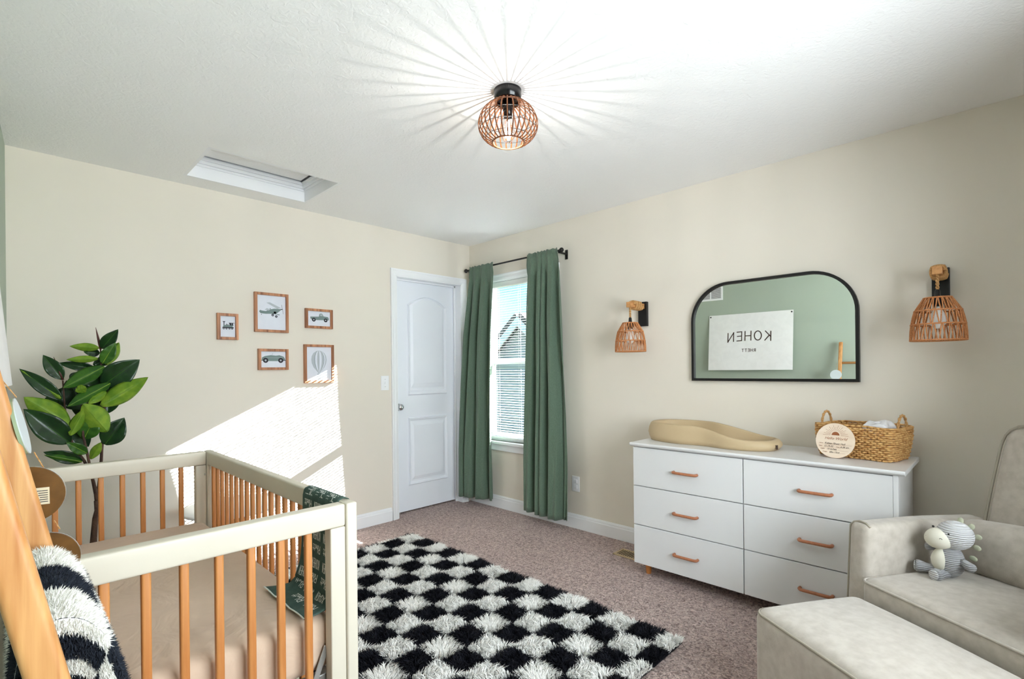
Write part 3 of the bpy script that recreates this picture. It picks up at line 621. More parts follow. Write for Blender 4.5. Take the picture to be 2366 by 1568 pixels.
def rrp(a, lx, ly, r):
    x, y, _ = rrect(a, lx, ly, r); x2, y2, _ = rrect(a + 0.0005, lx, ly, r); t = Vector((x2 - x, y2 - y)); t.normalize(); return x, y, Vector((-t.y, t.x)) * -1
weave = MB(); rows = 16; NB = 168; hgt = 0.158
for r in range(rows):
    z = 0.006 + (hgt - 0.008) * r / (rows - 1); f = 0.90 + 0.12 * min(1, (z / hgt) * 1.4) ** 0.6; tr = 0.0058
    pts = []
    for i in range(NB):
        x, y, nn = rrp(i / NB, bl_ * f, bd_ * f, 0.022); o = 0.0042 * math.sin(2 * PI * (i / NB) * 42 + PI * r); zz = z + 0.0012 * math.sin(2 * PI * i / NB * 9 + r * 1.7)
        pts.append((x + nn.x * o, y + nn.y * o, zz + (0.004 * math.sin(2 * PI * i / NB * 2) if r == rows - 1 else 0)))
    weave.tube(pts, tr, 5, closed=True)
weave.build('woven_wall', seagr, bk, True, local=True, kind='stuff')
stv = MB()
for i in range(42):
    x, y, nn = rrp((i + 0.25) / 42, bl_ * 0.965, bd_ * 0.965, 0.021); stv.tube([(x * 0.93, y * 0.93, 0.003), (x, y, 0.06), (x * 1.03, y * 1.03, hgt)], 0.0028, 5)
stv.build('stakes', seagr, bk, True, local=True, kind='stuff')
MB().prism([rrect(i / 48, bl_ * 0.90, bd_ * 0.90, 0.02)[:2] for i in range(48)], lambda x, y: (x, y, 0.001), lambda x, y: (x, y, 0.008)).build('bottom', seagr, bk, local=True)
for sx in (-1, 1):
    tw = []
    for i in range(25):
        t = i / 24; a = PI * t; tw.append((sx * (bl_ * 1.0 - 0.002), -0.050 * math.cos(a), hgt - 0.028 + 0.084 * math.sin(a) ** 0.75))
    hd = MB()
    for k in range(2):
        hd.tube([(p[0] + 0.0028 * math.cos(i * 0.9 + PI * k), p[1], p[2] + 0.0028 * math.sin(i * 0.9 + PI * k)) for i, p in enumerate(tw)], 0.0042, 6)
    hd.build('handle', rope, bk, True, local=True)
pk = thing('wrapped_pack', 'white patterned plastic pack peeking out of the woven basket', 'pack', (3.235, -0.165, bz + 0.009), BA)
MB().rbox((0, 0, 0.082), (0.055, 0.062, 0.082), 0.020, 5, fn=lambda q: Vector((q.x, q.y, q.z + (0.006 * math.sin(q.x * 70) + 0.007 * math.sin(q.y * 60 + 1)) * (1 if q.z > 0.05 else 0)))).build('pack', packm, pk, True, local=True)
box(-0.012, 0.012, -0.03, 0.03, 0.160, 0.168).build('opening_flap', packm, pk, local=True, bev=0.002)
# round plaque leaning on the basket
PLR = 0.0845
pl = thing('birth_plaque', 'round birch plaque with engraved sunrise and handwriting leaning on the basket', 'plaque', (3.078, -0.322, bz))
PM = Matrix.Translation((3.078, -0.322, bz + 0.0005)) @ Matrix.Rotation(math.radians(-6), 4, 'Z') @ Matrix.Rotation(math.radians(-9), 4, 'X')
def pm(u, v, t=0.0): return PM @ Vector((u, -0.0065 - t, v + PLR))
MB().prism(circ(PLR, 56), lambda u, v: PM @ Vector((u, 0, v + PLR)), lambda u, v: PM @ Vector((u, -0.0065, v + PLR))).build('disc', plaquew, pl)
su = MB(); su.poly([pm(0.017 * math.cos(PI * i / 16) + 0.002, 0.026 + 0.017 * math.sin(PI * i / 16), 0.0004) for i in range(17)])
for i in range(17):
    a = PI * i / 16; L = (0.052 if i % 2 else 0.044) if i not in (0, 16) else 0.055
    su.stroke([(0.002 + 0.023 * math.cos(a), 0.026 + 0.023 * math.sin(a)), (0.002 + L * math.cos(a), 0.026 + L * 0.92 * math.sin(a))], 0.0011, lambda u, v: pm(u, v, 0.0004))
su.build('engraved_sun', engr, pl)
ln = MB()
for (u0, u1, v) in ((-0.035, 0.072, -0.020), (-0.045, -0.005, -0.033), (0.018, 0.066, -0.033), (-0.030, 0.060, -0.047), (-0.022, 0.045, -0.060)): ln.stroke([(u0, v), (u1, v)], 0.0006, lambda u, v: pm(u, v, 0.0004))
ln.build('ruled_lines', engr, pl)
def ftext(name, s, size, u, v, m, par, shear=0.25, M=PM, off=-0.0070):
    cu = bpy.data.curves.new(name, 'FONT'); cu.body = s; cu.size = size; cu.shear = shear; cu.extrude = 0.0001; cu.materials.append(m)
    o = bpy.data.objects.new(name, cu); COL.objects.link(o); o.parent = par; o.matrix_parent_inverse = wmat(par).inverted()
    bpy.context.view_layer.update(); me = bpy.data.meshes.new_from_object(o.evaluated_get(bpy.context.evaluated_depsgraph_get())); bpy.data.objects.remove(o)
    if not me.materials: me.materials.append(m)
    o = link(name, me, par); o.matrix_basis = M @ Matrix.Translation((u, off, v + PLR)) @ Matrix.Rotation(PI / 2, 4, 'X'); return o
ftext('engraved_title', 'Hello World', 0.0185, -0.045, 0.004, engr, pl, 0.35)
for s, z, u, v, mm in (('Name', 0.007, -0.068, -0.018, engr), ('Kohen Rhett Hall', 0.0125, -0.044, -0.019, handink), ('Date', 0.007, -0.068, -0.032, engr), ('11.19.22', 0.0115, -0.046, -0.032, handink), ('Time', 0.007, 0.006, -0.033, engr), ('4:38 am', 0.0115, 0.024, -0.033, handink), ('Height', 0.007, -0.062, -0.045, engr), ('19 inches', 0.0115, -0.034, -0.046, handink), ('Weight', 0.007, -0.052, -0.059, engr), ('6lbs 15oz', 0.0115, -0.022, -0.060, handink)):
    ftext('handwriting' if mm is handink else 'engraved_word', s, z, u, v, mm, pl)

# ------------------------------------------------------------------ ARMCHAIR (local: x right, y back, origin = front left of seat)
CA = math.radians(-33.0)
ch = thing('armchair', 'greige upholstered nursery armchair with piping beside the dresser', 'armchair', (3.29, -0.91, 0), CA)
SWd = 0.56
def L(mb, name, m, par, smooth=True, **k): return mb.build(name, m, par, smooth, local=True, **k)
def puff(ax=0.02, sx=0.28, sy=0.27):
    return lambda q: Vector((q.x, q.y, q.z + (ax * max(0, 1 - (q.x / sx) ** 2) * max(0, 1 - (q.y / sy) ** 2) if q.z > 0 else 0)))
seat = L(MB().rbox((SWd / 2, 0.255, 0.393), (SWd / 2 - 0.003, 0.275, 0.075), 0.034, 8, fn=puff(0.016)), 'seat_cushion', chairf, ch)
def ringpts(x0, x1, y0, y1, z, r, n=8, bul=None):
    pts = []
    for cx, cy, a0 in ((x1 - r, y1 - r, 0), (x0 + r, y1 - r, PI / 2), (x0 + r, y0 + r, PI), (x1 - r, y0 + r, 1.5 * PI)):
        pts += [(cx + r * math.cos(a0 + PI / 2 * i / n), cy + r * math.sin(a0 + PI / 2 * i / n), z) for i in range(n + 1)]
    return pts
L(MB().tube(ringpts(0.005, SWd - 0.005, -0.018, 0.528, 0.456, 0.034), 0.0045, 6, closed=True), 'piping', chairf, seat)
for side, x in ((-1, -0.046), (1, SWd + 0.046)):
    arm = L(MB().rbox((x, 0.315, 0.385), (0.046, 0.315, 0.265), 0.030, 7, fn=lambda q: Vector((q.x, q.y + (0.030 * (q.z + 0.265) / 0.53 if q.y < -0.1 else 0), q.z - 0.015 * max(0, (q.y - 0.0) / 0.3)))), 'arm', chairf, ch)
    pz = [(x - 0.042, 0.010 + 0.03 * t, 0.13 + 0.50 * t) for t in [i / 8 for i in range(9)]]
    L(MB().tube(pz + [(x - 0.034, 0.048, 0.643), (x - 0.012, 0.050, 0.651), (x + 0.018, 0.050, 0.650), (x + 0.036, 0.047, 0.640)], 0.0042, 6), 'piping', pipem, arm)
L(MB().rbox((SWd / 2, 0.30, 0.245), (SWd / 2 + 0.0, 0.30, 0.075), 0.02, 5), 'seat_base', chairf, ch)
Bk = Matrix.Translation((SWd / 2, 0.575, 0.28)) @ Matrix.Rotation(math.radians(-11), 4, 'X')
def backshape(q):
    t = (q.z + 0.37) / 0.74; w = 1.0 - 0.16 * max(0, t - 0.45) ** 1.4 * 1.4
    top = 0.0
    if t > 0.9: top = -0.02 * (q.x / 0.28) ** 2
    return Vector((q.x * w, q.y, q.z + top))
bk2 = L(MB().rbox((0, 0, 0.375), (0.285, 0.058, 0.378), 0.052, 9, fn=backshape, M=Bk), 'backrest', chairf, ch)
def bp(x, z): q = backshape(Vector((x, -0.045, z - 0.375))); return Bk @ (q + Vector((0, 0, 0.375)))
pp = [bp(-0.281, z) for z in [0.25 + 0.44 * i / 12 for i in range(13)]] + [bp(-0.275, 0.715), bp(-0.262, 0.735), bp(-0.235, 0.749), bp(-0.15, 0.753), bp(0, 0.753), bp(0.15, 0.753), bp(0.235, 0.749), bp(0.262, 0.735), bp(0.275, 0.715)] + [bp(0.281, z) for z in [0.69 - 0.44 * i / 12 for i in range(13)]]
L(MB().tube(pp, 0.0048, 6), 'piping', pipem, bk2)
def lum(q):
    x = q.x; dim = 0.022 * math.exp(-((x) / 0.05) ** 2 - ((q.z - 0.05) / 0.05) ** 2)
    return Vector((x, q.y + (dim if q.y < 0 else 0), q.z + 0.012 * math.cos(x * 10) * (1 if q.z > 0 else 0)))
L(MB().rbox((SWd / 2, 0.455, 0.565), (SWd / 2 - 0.006, 0.070, 0.105), 0.062, 9, fn=lum), 'lumbar_cushion', chairf, ch)
L(MB().lathe([(0.20, 0.0), (0.205, 0.012), (0.20, 0.022), (0.05, 0.03), (0.04, 0.17)], 28, (SWd / 2, 0.3, 0)), 'swivel_base', black, ch)
ot = thing('ottoman', 'greige upholstered ottoman pushed up against the armchair front', 'ottoman', (3.29, -0.91, 0), CA)
def otf(q):
    w = 1.0 + 0.0 * q.z; return Vector((q.x, q.y, q.z + (0.022 * max(0, 1 - (q.x / 0.29) ** 2) * max(0, 1 - (q.y / 0.225) ** 2) if q.z > 0 else 0)))
ob = L(MB().rbox((0.285, -0.258, 0.245), (0.285, 0.222, 0.165), 0.042, 9, fn=otf), 'cushion', chairf, ot)
L(MB().tube(ringpts(0.006, 0.564, -0.474, -0.042, 0.394, 0.040), 0.0045, 6, closed=True), 'piping', pipem, ob)
for x in (0.06, 0.51):
    for y in (-0.42, -0.10): L(MB().lathe([(0.014, 0), (0.020, 0.082)], 12, (x, y, 0)), 'leg', slatw, ot)
# ------------------------------------------------------------------ PLUSH DINOSAUR on the seat
ty = thing('plush_dinosaur', 'grey corduroy plush dinosaur with cream muzzle sitting in the armchair', 'plush toy', (3.520, -0.735, 0.476), math.radians(-24))
# local: faces -y, x right
LE = Matrix.Rotation(math.radians(4), 4, 'Y')
body = L(MB().ellip((0.004, 0.0, 0.062), (0.048, 0.044, 0.064), 24, 16, M=LE, fn=lambda v: Vector((v.x * (1 - 2.6 * max(0, v.z)), v.y * (1 - 1.6 * max(0, v.z)), v.z))), 'body', cord, ty)
L(MB().ellip((-0.006, -0.019, 0.062), (0.036, 0.029, 0.047), 20, 12, fn=lambda v: Vector((v.x * (1 - 4.5 * max(0, v.z)), v.y, v.z))), 'belly', bouclew, body)
HM = Matrix.Rotation(math.radians(-14), 4, 'Y')
head = L(MB().ellip((0.020, 0.006, 0.157), (0.057, 0.051, 0.052), 24, 16, M=HM), 'head', cordw, ty)
muz = L(MB().ellip((-0.012, -0.025, 0.140), (0.047, 0.038, 0.038), 22, 14, M=HM), 'muzzle', bouclew, head)
for x, y, z in ((0.026, -0.041, 0.168), (-0.033, -0.022, 0.178)): L(MB().ellip((x, y, z), (0.0045, 0.003, 0.004), 10, 8), 'eye', black, head)
L(MB().tube([(-0.036 + 0.004 * math.cos(a), -0.0535 - 0.002 * math.sin(a), 0.147 + 0.004 * math.sin(a)) for a in [PI + PI * i / 8 for i in range(9)]], 0.0009, 5), 'nostril', black, muz)
L(MB().tube([(0.012 + 0.004 * math.cos(a), -0.0615, 0.148 + 0.003 * math.sin(a)) for a in [PI * i / 8 for i in range(9)]], 0.0009, 5), 'nostril', black, muz)
for p0, p1, r in (((-0.030, -0.005, 0.100), (-0.062, -0.022, 0.096), 0.015), ((0.048, -0.004, 0.072), (0.090, -0.018, 0.058), 0.016)):
    a, b = Vector(p0), Vector(p1); L(MB().tube([a + (b - a) * t for t in (0, 0.25, 0.5, 0.75, 0.92, 1.0)], [r * 0.72, r * 0.8, r * 0.9, r, r * 0.8, r * 0.25], 12), 'arm', cord, ty)
for p0, p1 in (((-0.018, -0.015, 0.020), (-0.080, -0.048, 0.021)), ((0.010, -0.020, 0.018), (0.002, -0.085, 0.020))):
    a, b = Vector(p0), Vector(p1); lg = L(MB().tube([a + (b - a) * t for t in (0, 0.3, 0.6, 0.85, 0.97, 1.0)], [0.014, 0.015, 0.018, 0.023, 0.021, 0.012], 14), 'leg', cord, ty)
    d = (b - a).normalized(); L(MB().ellip(b + d * 0.001, (0.017, 0.004, 0.0185), 16, 8, M=d.to_track_quat('Y', 'Z').to_matrix().to_4x4()), 'sole', cordw, lg)
for i, (x, y, z, a) in enumerate(((0.032, 0.018, 0.211, 10), (0.060, 0.026, 0.196, 40), (0.078, 0.028, 0.164, 75), (0.074, 0.03, 0.125, 100), (0.058, 0.040, 0.08, 95))):
    L(MB().ellip((x, y, z), (0.010, 0.004, 0.013), 12, 8, M=Matrix.Rotation(math.radians(a), 4, 'Y')), 'spike', spikem, ty)

# ------------------------------------------------------------------ CRIB
CX0, CX1, CY0, CY1, CH = 0.924, 2.349, -3.200, -2.457, 0.880
cb = thing('baby_crib', 'warm white crib with honey wood slats against the green wall', 'crib', (1.64, -2.83, 0))
T = 0.033
for y0, y1, nm in ((CY1 - T, CY1, 'room'), (CY0, CY0 + T, 'wall')):
    rb_ = MB().rbox(((CX0 + CX1) / 2, (y0 + y1) / 2, 0.8485), ((CX1 - CX0) / 2 - 0.0535, T / 2, 0.0315), 0.007, 3).build('top_rail', cribp, cb, True)
    MB().rbox(((CX0 + CX1) / 2, (y0 + y1) / 2, 0.185), ((CX1 - CX0) / 2 - 0.052, T / 2 - 0.003, 0.030), 0.005, 3).build('bottom_rail', cribp, cb, True)
    for x in (CX0 + 0.027, CX1 - 0.027): MB().rbox((x, (y0 + y1) / 2, 0.440), (0.027, T / 2, 0.440), 0.006, 2).build('post', cribp, cb, True)
for x in (CX0 + 0.026, CX1 - 0.026):
    MB().rbox((x, (CY0 + CY1) / 2, 0.848), (0.021, (CY1 - CY0) / 2 - T - 0.0008, 0.031), 0.006, 3).build('end_rail', cribp, cb, True)
    MB().rbox((x, (CY0 + CY1) / 2, 0.185), (0.016, (CY1 - CY0) / 2 - T - 0.0005, 0.030), 0.005, 3).build('end_bottom_rail', cribp, cb, True)
    for y in (CY0 + T + 0.0225, CY1 - T - 0.0225): MB().rbox((x, y, 0.483), (0.019, 0.022, 0.333), 0.004, 2).build('stile', cribp, cb, True)
slm2 = MB().rbox((0, 0, 0), (0.0095, 0.0095, 0.305), 0.006, 2).mesh('slat', slatw, True)
slm3 = MB().rbox((0, 0, 0), (0.0092, 0.0072, 0.305), 0.004, 2).mesh('slat', slatw, True)
for x in (CX0 + 0.026, CX1 - 0.026):
    for k in range(8):
        o = link('slat', slm2, cb); o.location = (x, -2.590 - k * 0.0722, 0.518)
for y in (CY1 - T / 2, CY0 + T / 2):
    for k in range(20):
        o = link('slat', slm3, cb); o.location = (CX0 + 0.092 + k * (CX1 - CX0 - 0.184) / 19, y, 0.518)
sp = MB().box(CX0 + 0.06, CX1 - 0.055, CY1 - 0.062, CY1 - 0.040, 0.372, 0.400).box(CX0 + 0.06, CX1 - 0.055, CY0 + 0.040, CY0 + 0.062, 0.372, 0.400).box(CX0 + 0.055, CX0 + 0.080, CY0 + 0.05, CY1 - 0.05, 0.372, 0.400).box(CX1 - 0.075, CX1 - 0.05, CY0 + 0.05, CY1 - 0.05, 0.372, 0.400)
ms = sp.build('mattress_support', steel, cb, bev=0.002)
for sg, yy in ((1, CY1), (-1, CY0)):
    pa, pb = Vector((2.302, yy - sg * 0.074, 0.480)), Vector((2.302, yy - sg * 0.116, 0.374)); dd = (pb - pa).normalized(); sd = Vector((0, -dd.z, dd.y)) * 0.008
    vs = [pa - sd, pa + sd, pb + sd, pb - sd]; MB().add(vs + [v + Vector((0.004, 0, 0)) for v in vs], [(3, 2, 1, 0), (4, 5, 6, 7), (0, 1, 5, 4), (1, 2, 6, 5), (2, 3, 7, 6), (3, 0, 4, 7)]).build('hanger', steel, ms, bev=0.001)
for x, y, z in ((CX1 - 0.008, CY1 - T - 0.006, 0.70), (CX0 + 0.046, CY1 - T - 0.010, 0.775)):
    MB().ellip((x - 0.045 if x > 2 else x + 0.012, y, z), (0.006, 0.002, 0.006), 12, 6).build('bolt', steel, cb, True)
mt = MB().rbox(((CX0 + CX1) / 2, (CY0 + CY1) / 2, 0.482), ((CX1 - CX0) / 2 - 0.055, (CY1 - CY0) / 2 - 0.045, 0.078), 0.034, 12, fn=lambda q: Vector((q.x, q.y, q.z + (0.004 * max(0, 1 - (q.y / 0.33) ** 2) if q.z > 0 else 0)))).build('crib_mattress', sheet, None, True)
tag(mt, 'crib mattress in a dusty taupe fitted sheet', 'mattress')
# muslin swaddle over the crib's long rail
GL = {'K': [[(0, 0), (0, 1)], [(0.55, 1), (0, 0.42)], [(0.15, 0.58), (0.6, 0)]], 'O': [[(0.36 + 0.36 * math.cos(2 * PI * i / 20), 0.5 + 0.5 * math.sin(2 * PI * i / 20)) for i in range(21)]],
      'H': [[(0, 0), (0, 1)], [(0.62, 0), (0.62, 1)], [(0, 0.5), (0.62, 0.5)]], 'E': [[(0.5, 0), (0, 0), (0, 1), (0.5, 1)], [(0, 0.52), (0.45, 0.52)]], 'N': [[(0, 0), (0, 1), (0.62, 0), (0.62, 1)]],
      'R': [[(0, 0), (0, 1), (0.35, 1), (0.5, 0.87), (0.5, 0.65), (0.35, 0.5), (0, 0.5)], [(0.28, 0.5), (0.55, 0)]], 'T': [[(0.3, 0), (0.3, 1)], [(0, 1), (0.6, 1)]],
      'h': [[(0, 0), (0.12, 1)], [(0.05, 0.3), (0.2, 0.5), (0.3, 0.4), (0.28, 0)]], 'e': [[(0.02, 0.25), (0.3, 0.32), (0.22, 0.5), (0.06, 0.4), (0.03, 0.12), (0.18, 0), (0.36, 0.1)]], 't': [[(0.16, 0.85), (0.06, 0.12), (0.16, 0), (0.28, 0.08)], [(0, 0.6), (0.3, 0.62)]]}
ADV = {'K': 0.6, 'O': 0.72, 'H': 0.62, 'E': 0.5, 'N': 0.62, 'R': 0.55, 'T': 0.6, 'h': 0.36, 'e': 0.36, 't': 0.3}
def glyphs(s, size, gap, sx=1.0):
    out = []; x = 0
    for c in s:
        for st in GL[c]: out.append([((x + p[0] * sx) * size, p[1] * size) for p in st])
        x += ADV[c] * sx + gap
    return out, (x - gap) * size
bx0, bx1 = 2.070, 2.300; ry = CY1 - T / 2
prof = []  # (y, z, arclength) from the outer hem up over the rail, down the inside and out onto the mattress
pts = [(0.0225, 0.62), (0.0235, 0.70), (0.0225, 0.80), (0.0215, 0.862), (0.0170, 0.880), (0.0, 0.8855), (-0.0170, 0.880), (-0.0220, 0.862), (-0.0235, 0.80), (-0.027, 0.72), (-0.032, 0.65), (-0.040, 0.600), (-0.056, 0.577), (-0.085, 0.572), (-0.120, 0.571)]
acc = 0; last = None
for p in pts:
    if last: acc += math.hypot(p[0] - last[0], p[1] - last[1])
    prof.append((p[0], p[1], acc)); last = p
SL = acc
def swad(u, s, off=0.0):
    """u metres along the rail, s metres along the profile"""
    s = max(0, min(SL - 1e-6, s))
    for i in range(len(prof) - 1):
        if prof[i + 1][2] >= s:
            f = (s - prof[i][2]) / (prof[i + 1][2] - prof[i][2]); y = prof[i][0] + (prof[i + 1][0] - prof[i][0]) * f; z = prof[i][1] + (prof[i + 1][1] - prof[i][1]) * f
            ty_, tz_ = prof[i + 1][0] - prof[i][0], prof[i + 1][1] - prof[i][1]; ll = math.hypot(ty_, tz_); ny, nz = tz_ / ll, -ty_ / ll; break
    if s > SL * 0.52: ny, nz = -abs(ny) if z > 0.6 else ny, nz
    nrm = Vector((0, y if abs(y) > 1e-4 else 0.001, z - 0.84)); 
    k = max(0, (s - 0.50) / (SL - 0.50)); fold = 0.007 * math.sin(u * 34 + 1.0) * min(1, k * 2.2) 
    x = bx0 + u - 0.035 * k * k * (1 - u / (bx1 - bx0)) * 2 
    q = Vector((x, ry + y - (abs(fold) if z > 0.6 else 0), z + (abs(fold) if z <= 0.6 else 0) * 0.6))
    o = Vector((0, ny, nz)) if s > SL * 0.55 else Vector((0, -ny, -nz))
    if s > SL * 0.55 and z > 0.6: o = Vector((0, -1, 0))
    elif s > SL * 0.55: o = Vector((0, -0.3, 1)).normalized()
    elif z > 0.875: o = Vector((0, 0, 1))
    else: o = Vector((0, 1, 0)) if y > 0 else Vector((0, -1, 0))
    return q + o * off
bwd = bx1 - bx0
sw = MB().grid(lambda a, b: swad(a * bwd, b * SL), 28, 90).build('swaddle_blanket', slubg, None, True)
tag(sw, 'dark green muslin swaddle with white lettering draped over the crib rail', 'blanket')
sdl = sw.modifiers.new('solidify', 'SOLIDIFY'); sdl.thickness = 0.002; sdl.offset = 0
tx = MB(); rnd = random.Random(3)
for row in range(15):
    s0 = 0.03 + row * 0.042; u0 = -0.05 + 0.07 * (row % 3)
    while u0 < bwd:
        w_ = 'KOHEN' if (row + int(u0 * 20)) % 2 == 0 else 'Rhett'
        g, wd_ = glyphs(w_, 0.026 if w_ == 'KOHEN' else 0.022, 0.12, 0.42 if w_ == 'KOHEN' else 0.9)
        for st in g:
            st = [(u0 + wd_ - p[0], s0 + p[1]) for p in st]
            if all(0.004 < p[0] < bwd - 0.004 and 0.005 < p[1] < SL - 0.004 for p in st): tx.stroke(st, 0.0022, lambda u, s: swad(u, s, 0.0024))
        u0 += wd_ + 0.022
tx.build('lettering', scr, sw)
hem = MB().tube([swad(bwd * i / 24, SL - 0.001, 0.001) for i in range(25)], 0.0022, 5); hem.build('hem', scr, sw, True)

# ------------------------------------------------------------------ RUG
RX0, RX1, RY0, RY1, Q = 0.470, 2.625, -2.424, -1.005, 0.146
rg = thing('shag_rug', 'navy and ivory checkered shag rug on the carpet', 'rug', (1.55, -1.76, 0))
MB().rbox(((RX0 + RX1) / 2, (RY0 + RY1) / 2, 0.006), ((RX1 - RX0) / 2 - 0.004, (RY1 - RY0) / 2 - 0.004, 0.006), 0.005, 2).build('backing', pileB, rg, True)
def tuft_patch(seed, sx, sy, dens=46000):
    r = random.Random(seed); mb = MB(); n = int(sx * sy * dens); clumps = [(r.uniform(-sx / 2, sx / 2), r.uniform(-sy / 2, sy / 2), r.uniform(0, 2 * PI), r.uniform(0.3, 0.9)) for _ in range(14)]
    for _ in range(n):
        x, y = r.uniform(-sx / 2, sx / 2), r.uniform(-sy / 2, sy / 2)
        c = min(clumps, key=lambda q: (q[0] - x) ** 2 + (q[1] - y) ** 2)
        edge = min(sx / 2 - abs(x), sy / 2 - abs(y)); hgt = (0.020 + 0.012 * min(1, edge / 0.03)) * r.uniform(0.75, 1.15)
        a = c[2] + r.gauss(0, 0.6); le = hgt * (c[3] * 0.9 + r.uniform(0, 0.35)); dx, dy = math.cos(a), math.sin(a)
        ex, ey = x / sx * 2, y / sy * 2; dx += ex * 0.6 * abs(ex); dy += ey * 0.6 * abs(ey)
        w = r.uniform(0.0012, 0.0021); pa = r.uniform(0, PI); wx, wy = math.cos(pa) * w, math.sin(pa) * w
        p1 = (x + dx * le * 0.35, y + dy * le * 0.35, hgt * 0.65); p2 = (x + dx * le, y + dy * le, hgt * 0.95)
        mb.add([(x - wx, y - wy, 0), (x + wx, y + wy, 0), (p1[0] + wx, p1[1] + wy, p1[2]), (p1[0] - wx, p1[1] - wy, p1[2]), p2], [(0, 1, 2, 3), (3, 2, 4)])
    return mb
cache = {}
def edges(a, b, q, first):
    e = [b]; v = b - first
    while v > a + 0.02: e.append(v); v -= q
    e.append(a); return e
ex_ = edges(RX0, RX1, Q, 0.085); ey_ = edges(RY0, RY1, Q, Q * 0.98)
for i in range(len(ex_) - 1):
    for j in range(len(ey_) - 1):
        a, b, c, d = ex_[i + 1], ex_[i], ey_[j + 1], ey_[j]
        if b < CX0 - 0.1 and d < -2.55: continue
        wht = (i + j) % 2 == 0; key = (round(b - a, 3), round(d - c, 3), wht, (i * 7 + j * 3) % 3)
        if key not in cache: cache[key] = tuft_patch(hash(key[:2]) % 1000 + key[3] * 31 + wht, b - a, d - c).mesh('pile_square', pileW if wht else pileB)
        o = link('pile_square', cache[key], rg, local=True); o.location = ((a + b) / 2 - 1.55, (c + d) / 2 + 1.76, 0.011)

# ------------------------------------------------------------------ RUBBER PLANT
PX, PY = 0.45, -2.857
pn = thing('rubber_plant', 'tall rubber plant with glossy leaves behind the crib', 'plant', (PX, PY, 0))
MB().lathe([(0.10, 0.0), (0.105, 0.01), (0.135, 0.24), (0.145, 0.25), (0.145, 0.275), (0.13, 0.275), (0.125, 0.24), (0.001, 0.24)], 32, (PX, PY, 0), caps=False).build('pot', terra, pn, True)
def cp(x, y): return (x * 0.31888, 700 + y * 0.31888)     # leaf sketch coordinates -> photo pixels
def P3(x, y, d=0.0): return onx(*cp(x, y), PX + d)
tr_ = [Vector((PX, PY, 0.24)), Vector((PX, PY, 0.40)), P3(690, 1560), P3(705, 1500), P3(700, 1430)]
MB().tube(tr_, [0.016, 0.015, 0.012, 0.0115, 0.011], 10).build('trunk', bark, pn, True)
MB().tube([P3(700, 1432), P3(690, 1350, .01), P3(668, 1260, .02), P3(612, 1145, .03), P3(540, 1050, .04), P3(500, 955, .04), P3(470, 760, .02), P3(455, 560, 0)], [0.008, 0.0075, 0.007, 0.0065, 0.006, 0.005, 0.004, 0.003], 8).build('stem', bark, pn, True)
MB().tube([P3(702, 1432), P3(715, 1330, -.01), P3(728, 1230, -.02), P3(738, 1060, -.03), P3(748, 930, -.03), P3(760, 700, -.02), P3(735, 480, -.01), P3(728, 320, 0)], [0.008, 0.0075, 0.007, 0.0065, 0.005, 0.0045, 0.004, 0.003], 8).build('stem', bark, pn, True)
MB().tube([P3(690, 1380, .03), P3(655, 1200, .05), P3(632, 1090, .05), P3(603, 960, .05), P3(592, 760, .03), P3(600, 600, .0)], [0.006, 0.006, 0.0055, 0.005, 0.004, 0.003], 8).build('stem', bark, pn, True)
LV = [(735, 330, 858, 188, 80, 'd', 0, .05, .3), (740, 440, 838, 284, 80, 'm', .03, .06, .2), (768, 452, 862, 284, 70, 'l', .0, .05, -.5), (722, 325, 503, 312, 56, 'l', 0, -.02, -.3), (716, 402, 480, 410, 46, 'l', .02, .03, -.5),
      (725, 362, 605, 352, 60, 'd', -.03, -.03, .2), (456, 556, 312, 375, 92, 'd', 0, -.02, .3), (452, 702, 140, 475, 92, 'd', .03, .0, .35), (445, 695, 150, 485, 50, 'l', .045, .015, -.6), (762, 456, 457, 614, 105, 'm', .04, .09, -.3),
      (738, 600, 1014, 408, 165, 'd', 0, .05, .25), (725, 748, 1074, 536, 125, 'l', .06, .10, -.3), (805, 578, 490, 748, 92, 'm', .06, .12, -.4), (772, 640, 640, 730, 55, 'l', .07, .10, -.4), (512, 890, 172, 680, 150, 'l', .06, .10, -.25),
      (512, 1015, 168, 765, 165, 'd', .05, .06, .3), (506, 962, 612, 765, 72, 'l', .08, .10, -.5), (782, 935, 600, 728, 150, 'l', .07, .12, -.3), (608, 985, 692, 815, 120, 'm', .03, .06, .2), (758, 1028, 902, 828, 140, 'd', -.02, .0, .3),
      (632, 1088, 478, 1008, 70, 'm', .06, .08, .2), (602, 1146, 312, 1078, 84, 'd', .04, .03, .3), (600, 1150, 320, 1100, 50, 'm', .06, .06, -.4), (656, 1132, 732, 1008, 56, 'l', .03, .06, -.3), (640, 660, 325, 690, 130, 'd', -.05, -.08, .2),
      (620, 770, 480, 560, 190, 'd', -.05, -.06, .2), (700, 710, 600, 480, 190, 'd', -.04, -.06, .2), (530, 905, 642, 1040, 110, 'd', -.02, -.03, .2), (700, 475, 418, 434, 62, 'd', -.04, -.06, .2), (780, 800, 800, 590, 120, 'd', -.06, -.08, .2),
      (560, 820, 700, 560, 160, 'd', -.06, -.08, .3), (730, 380, 780, 450, 130, 'd', -.04, -.05, .2), (545, 640, 625, 610, 60, 'l', .07, .10, -.3), (600, 690, 670, 700, 60, 'd', .02, .05, .3), (540, 600, 620, 500, 120, 'd', -.02, -.04, .2)]
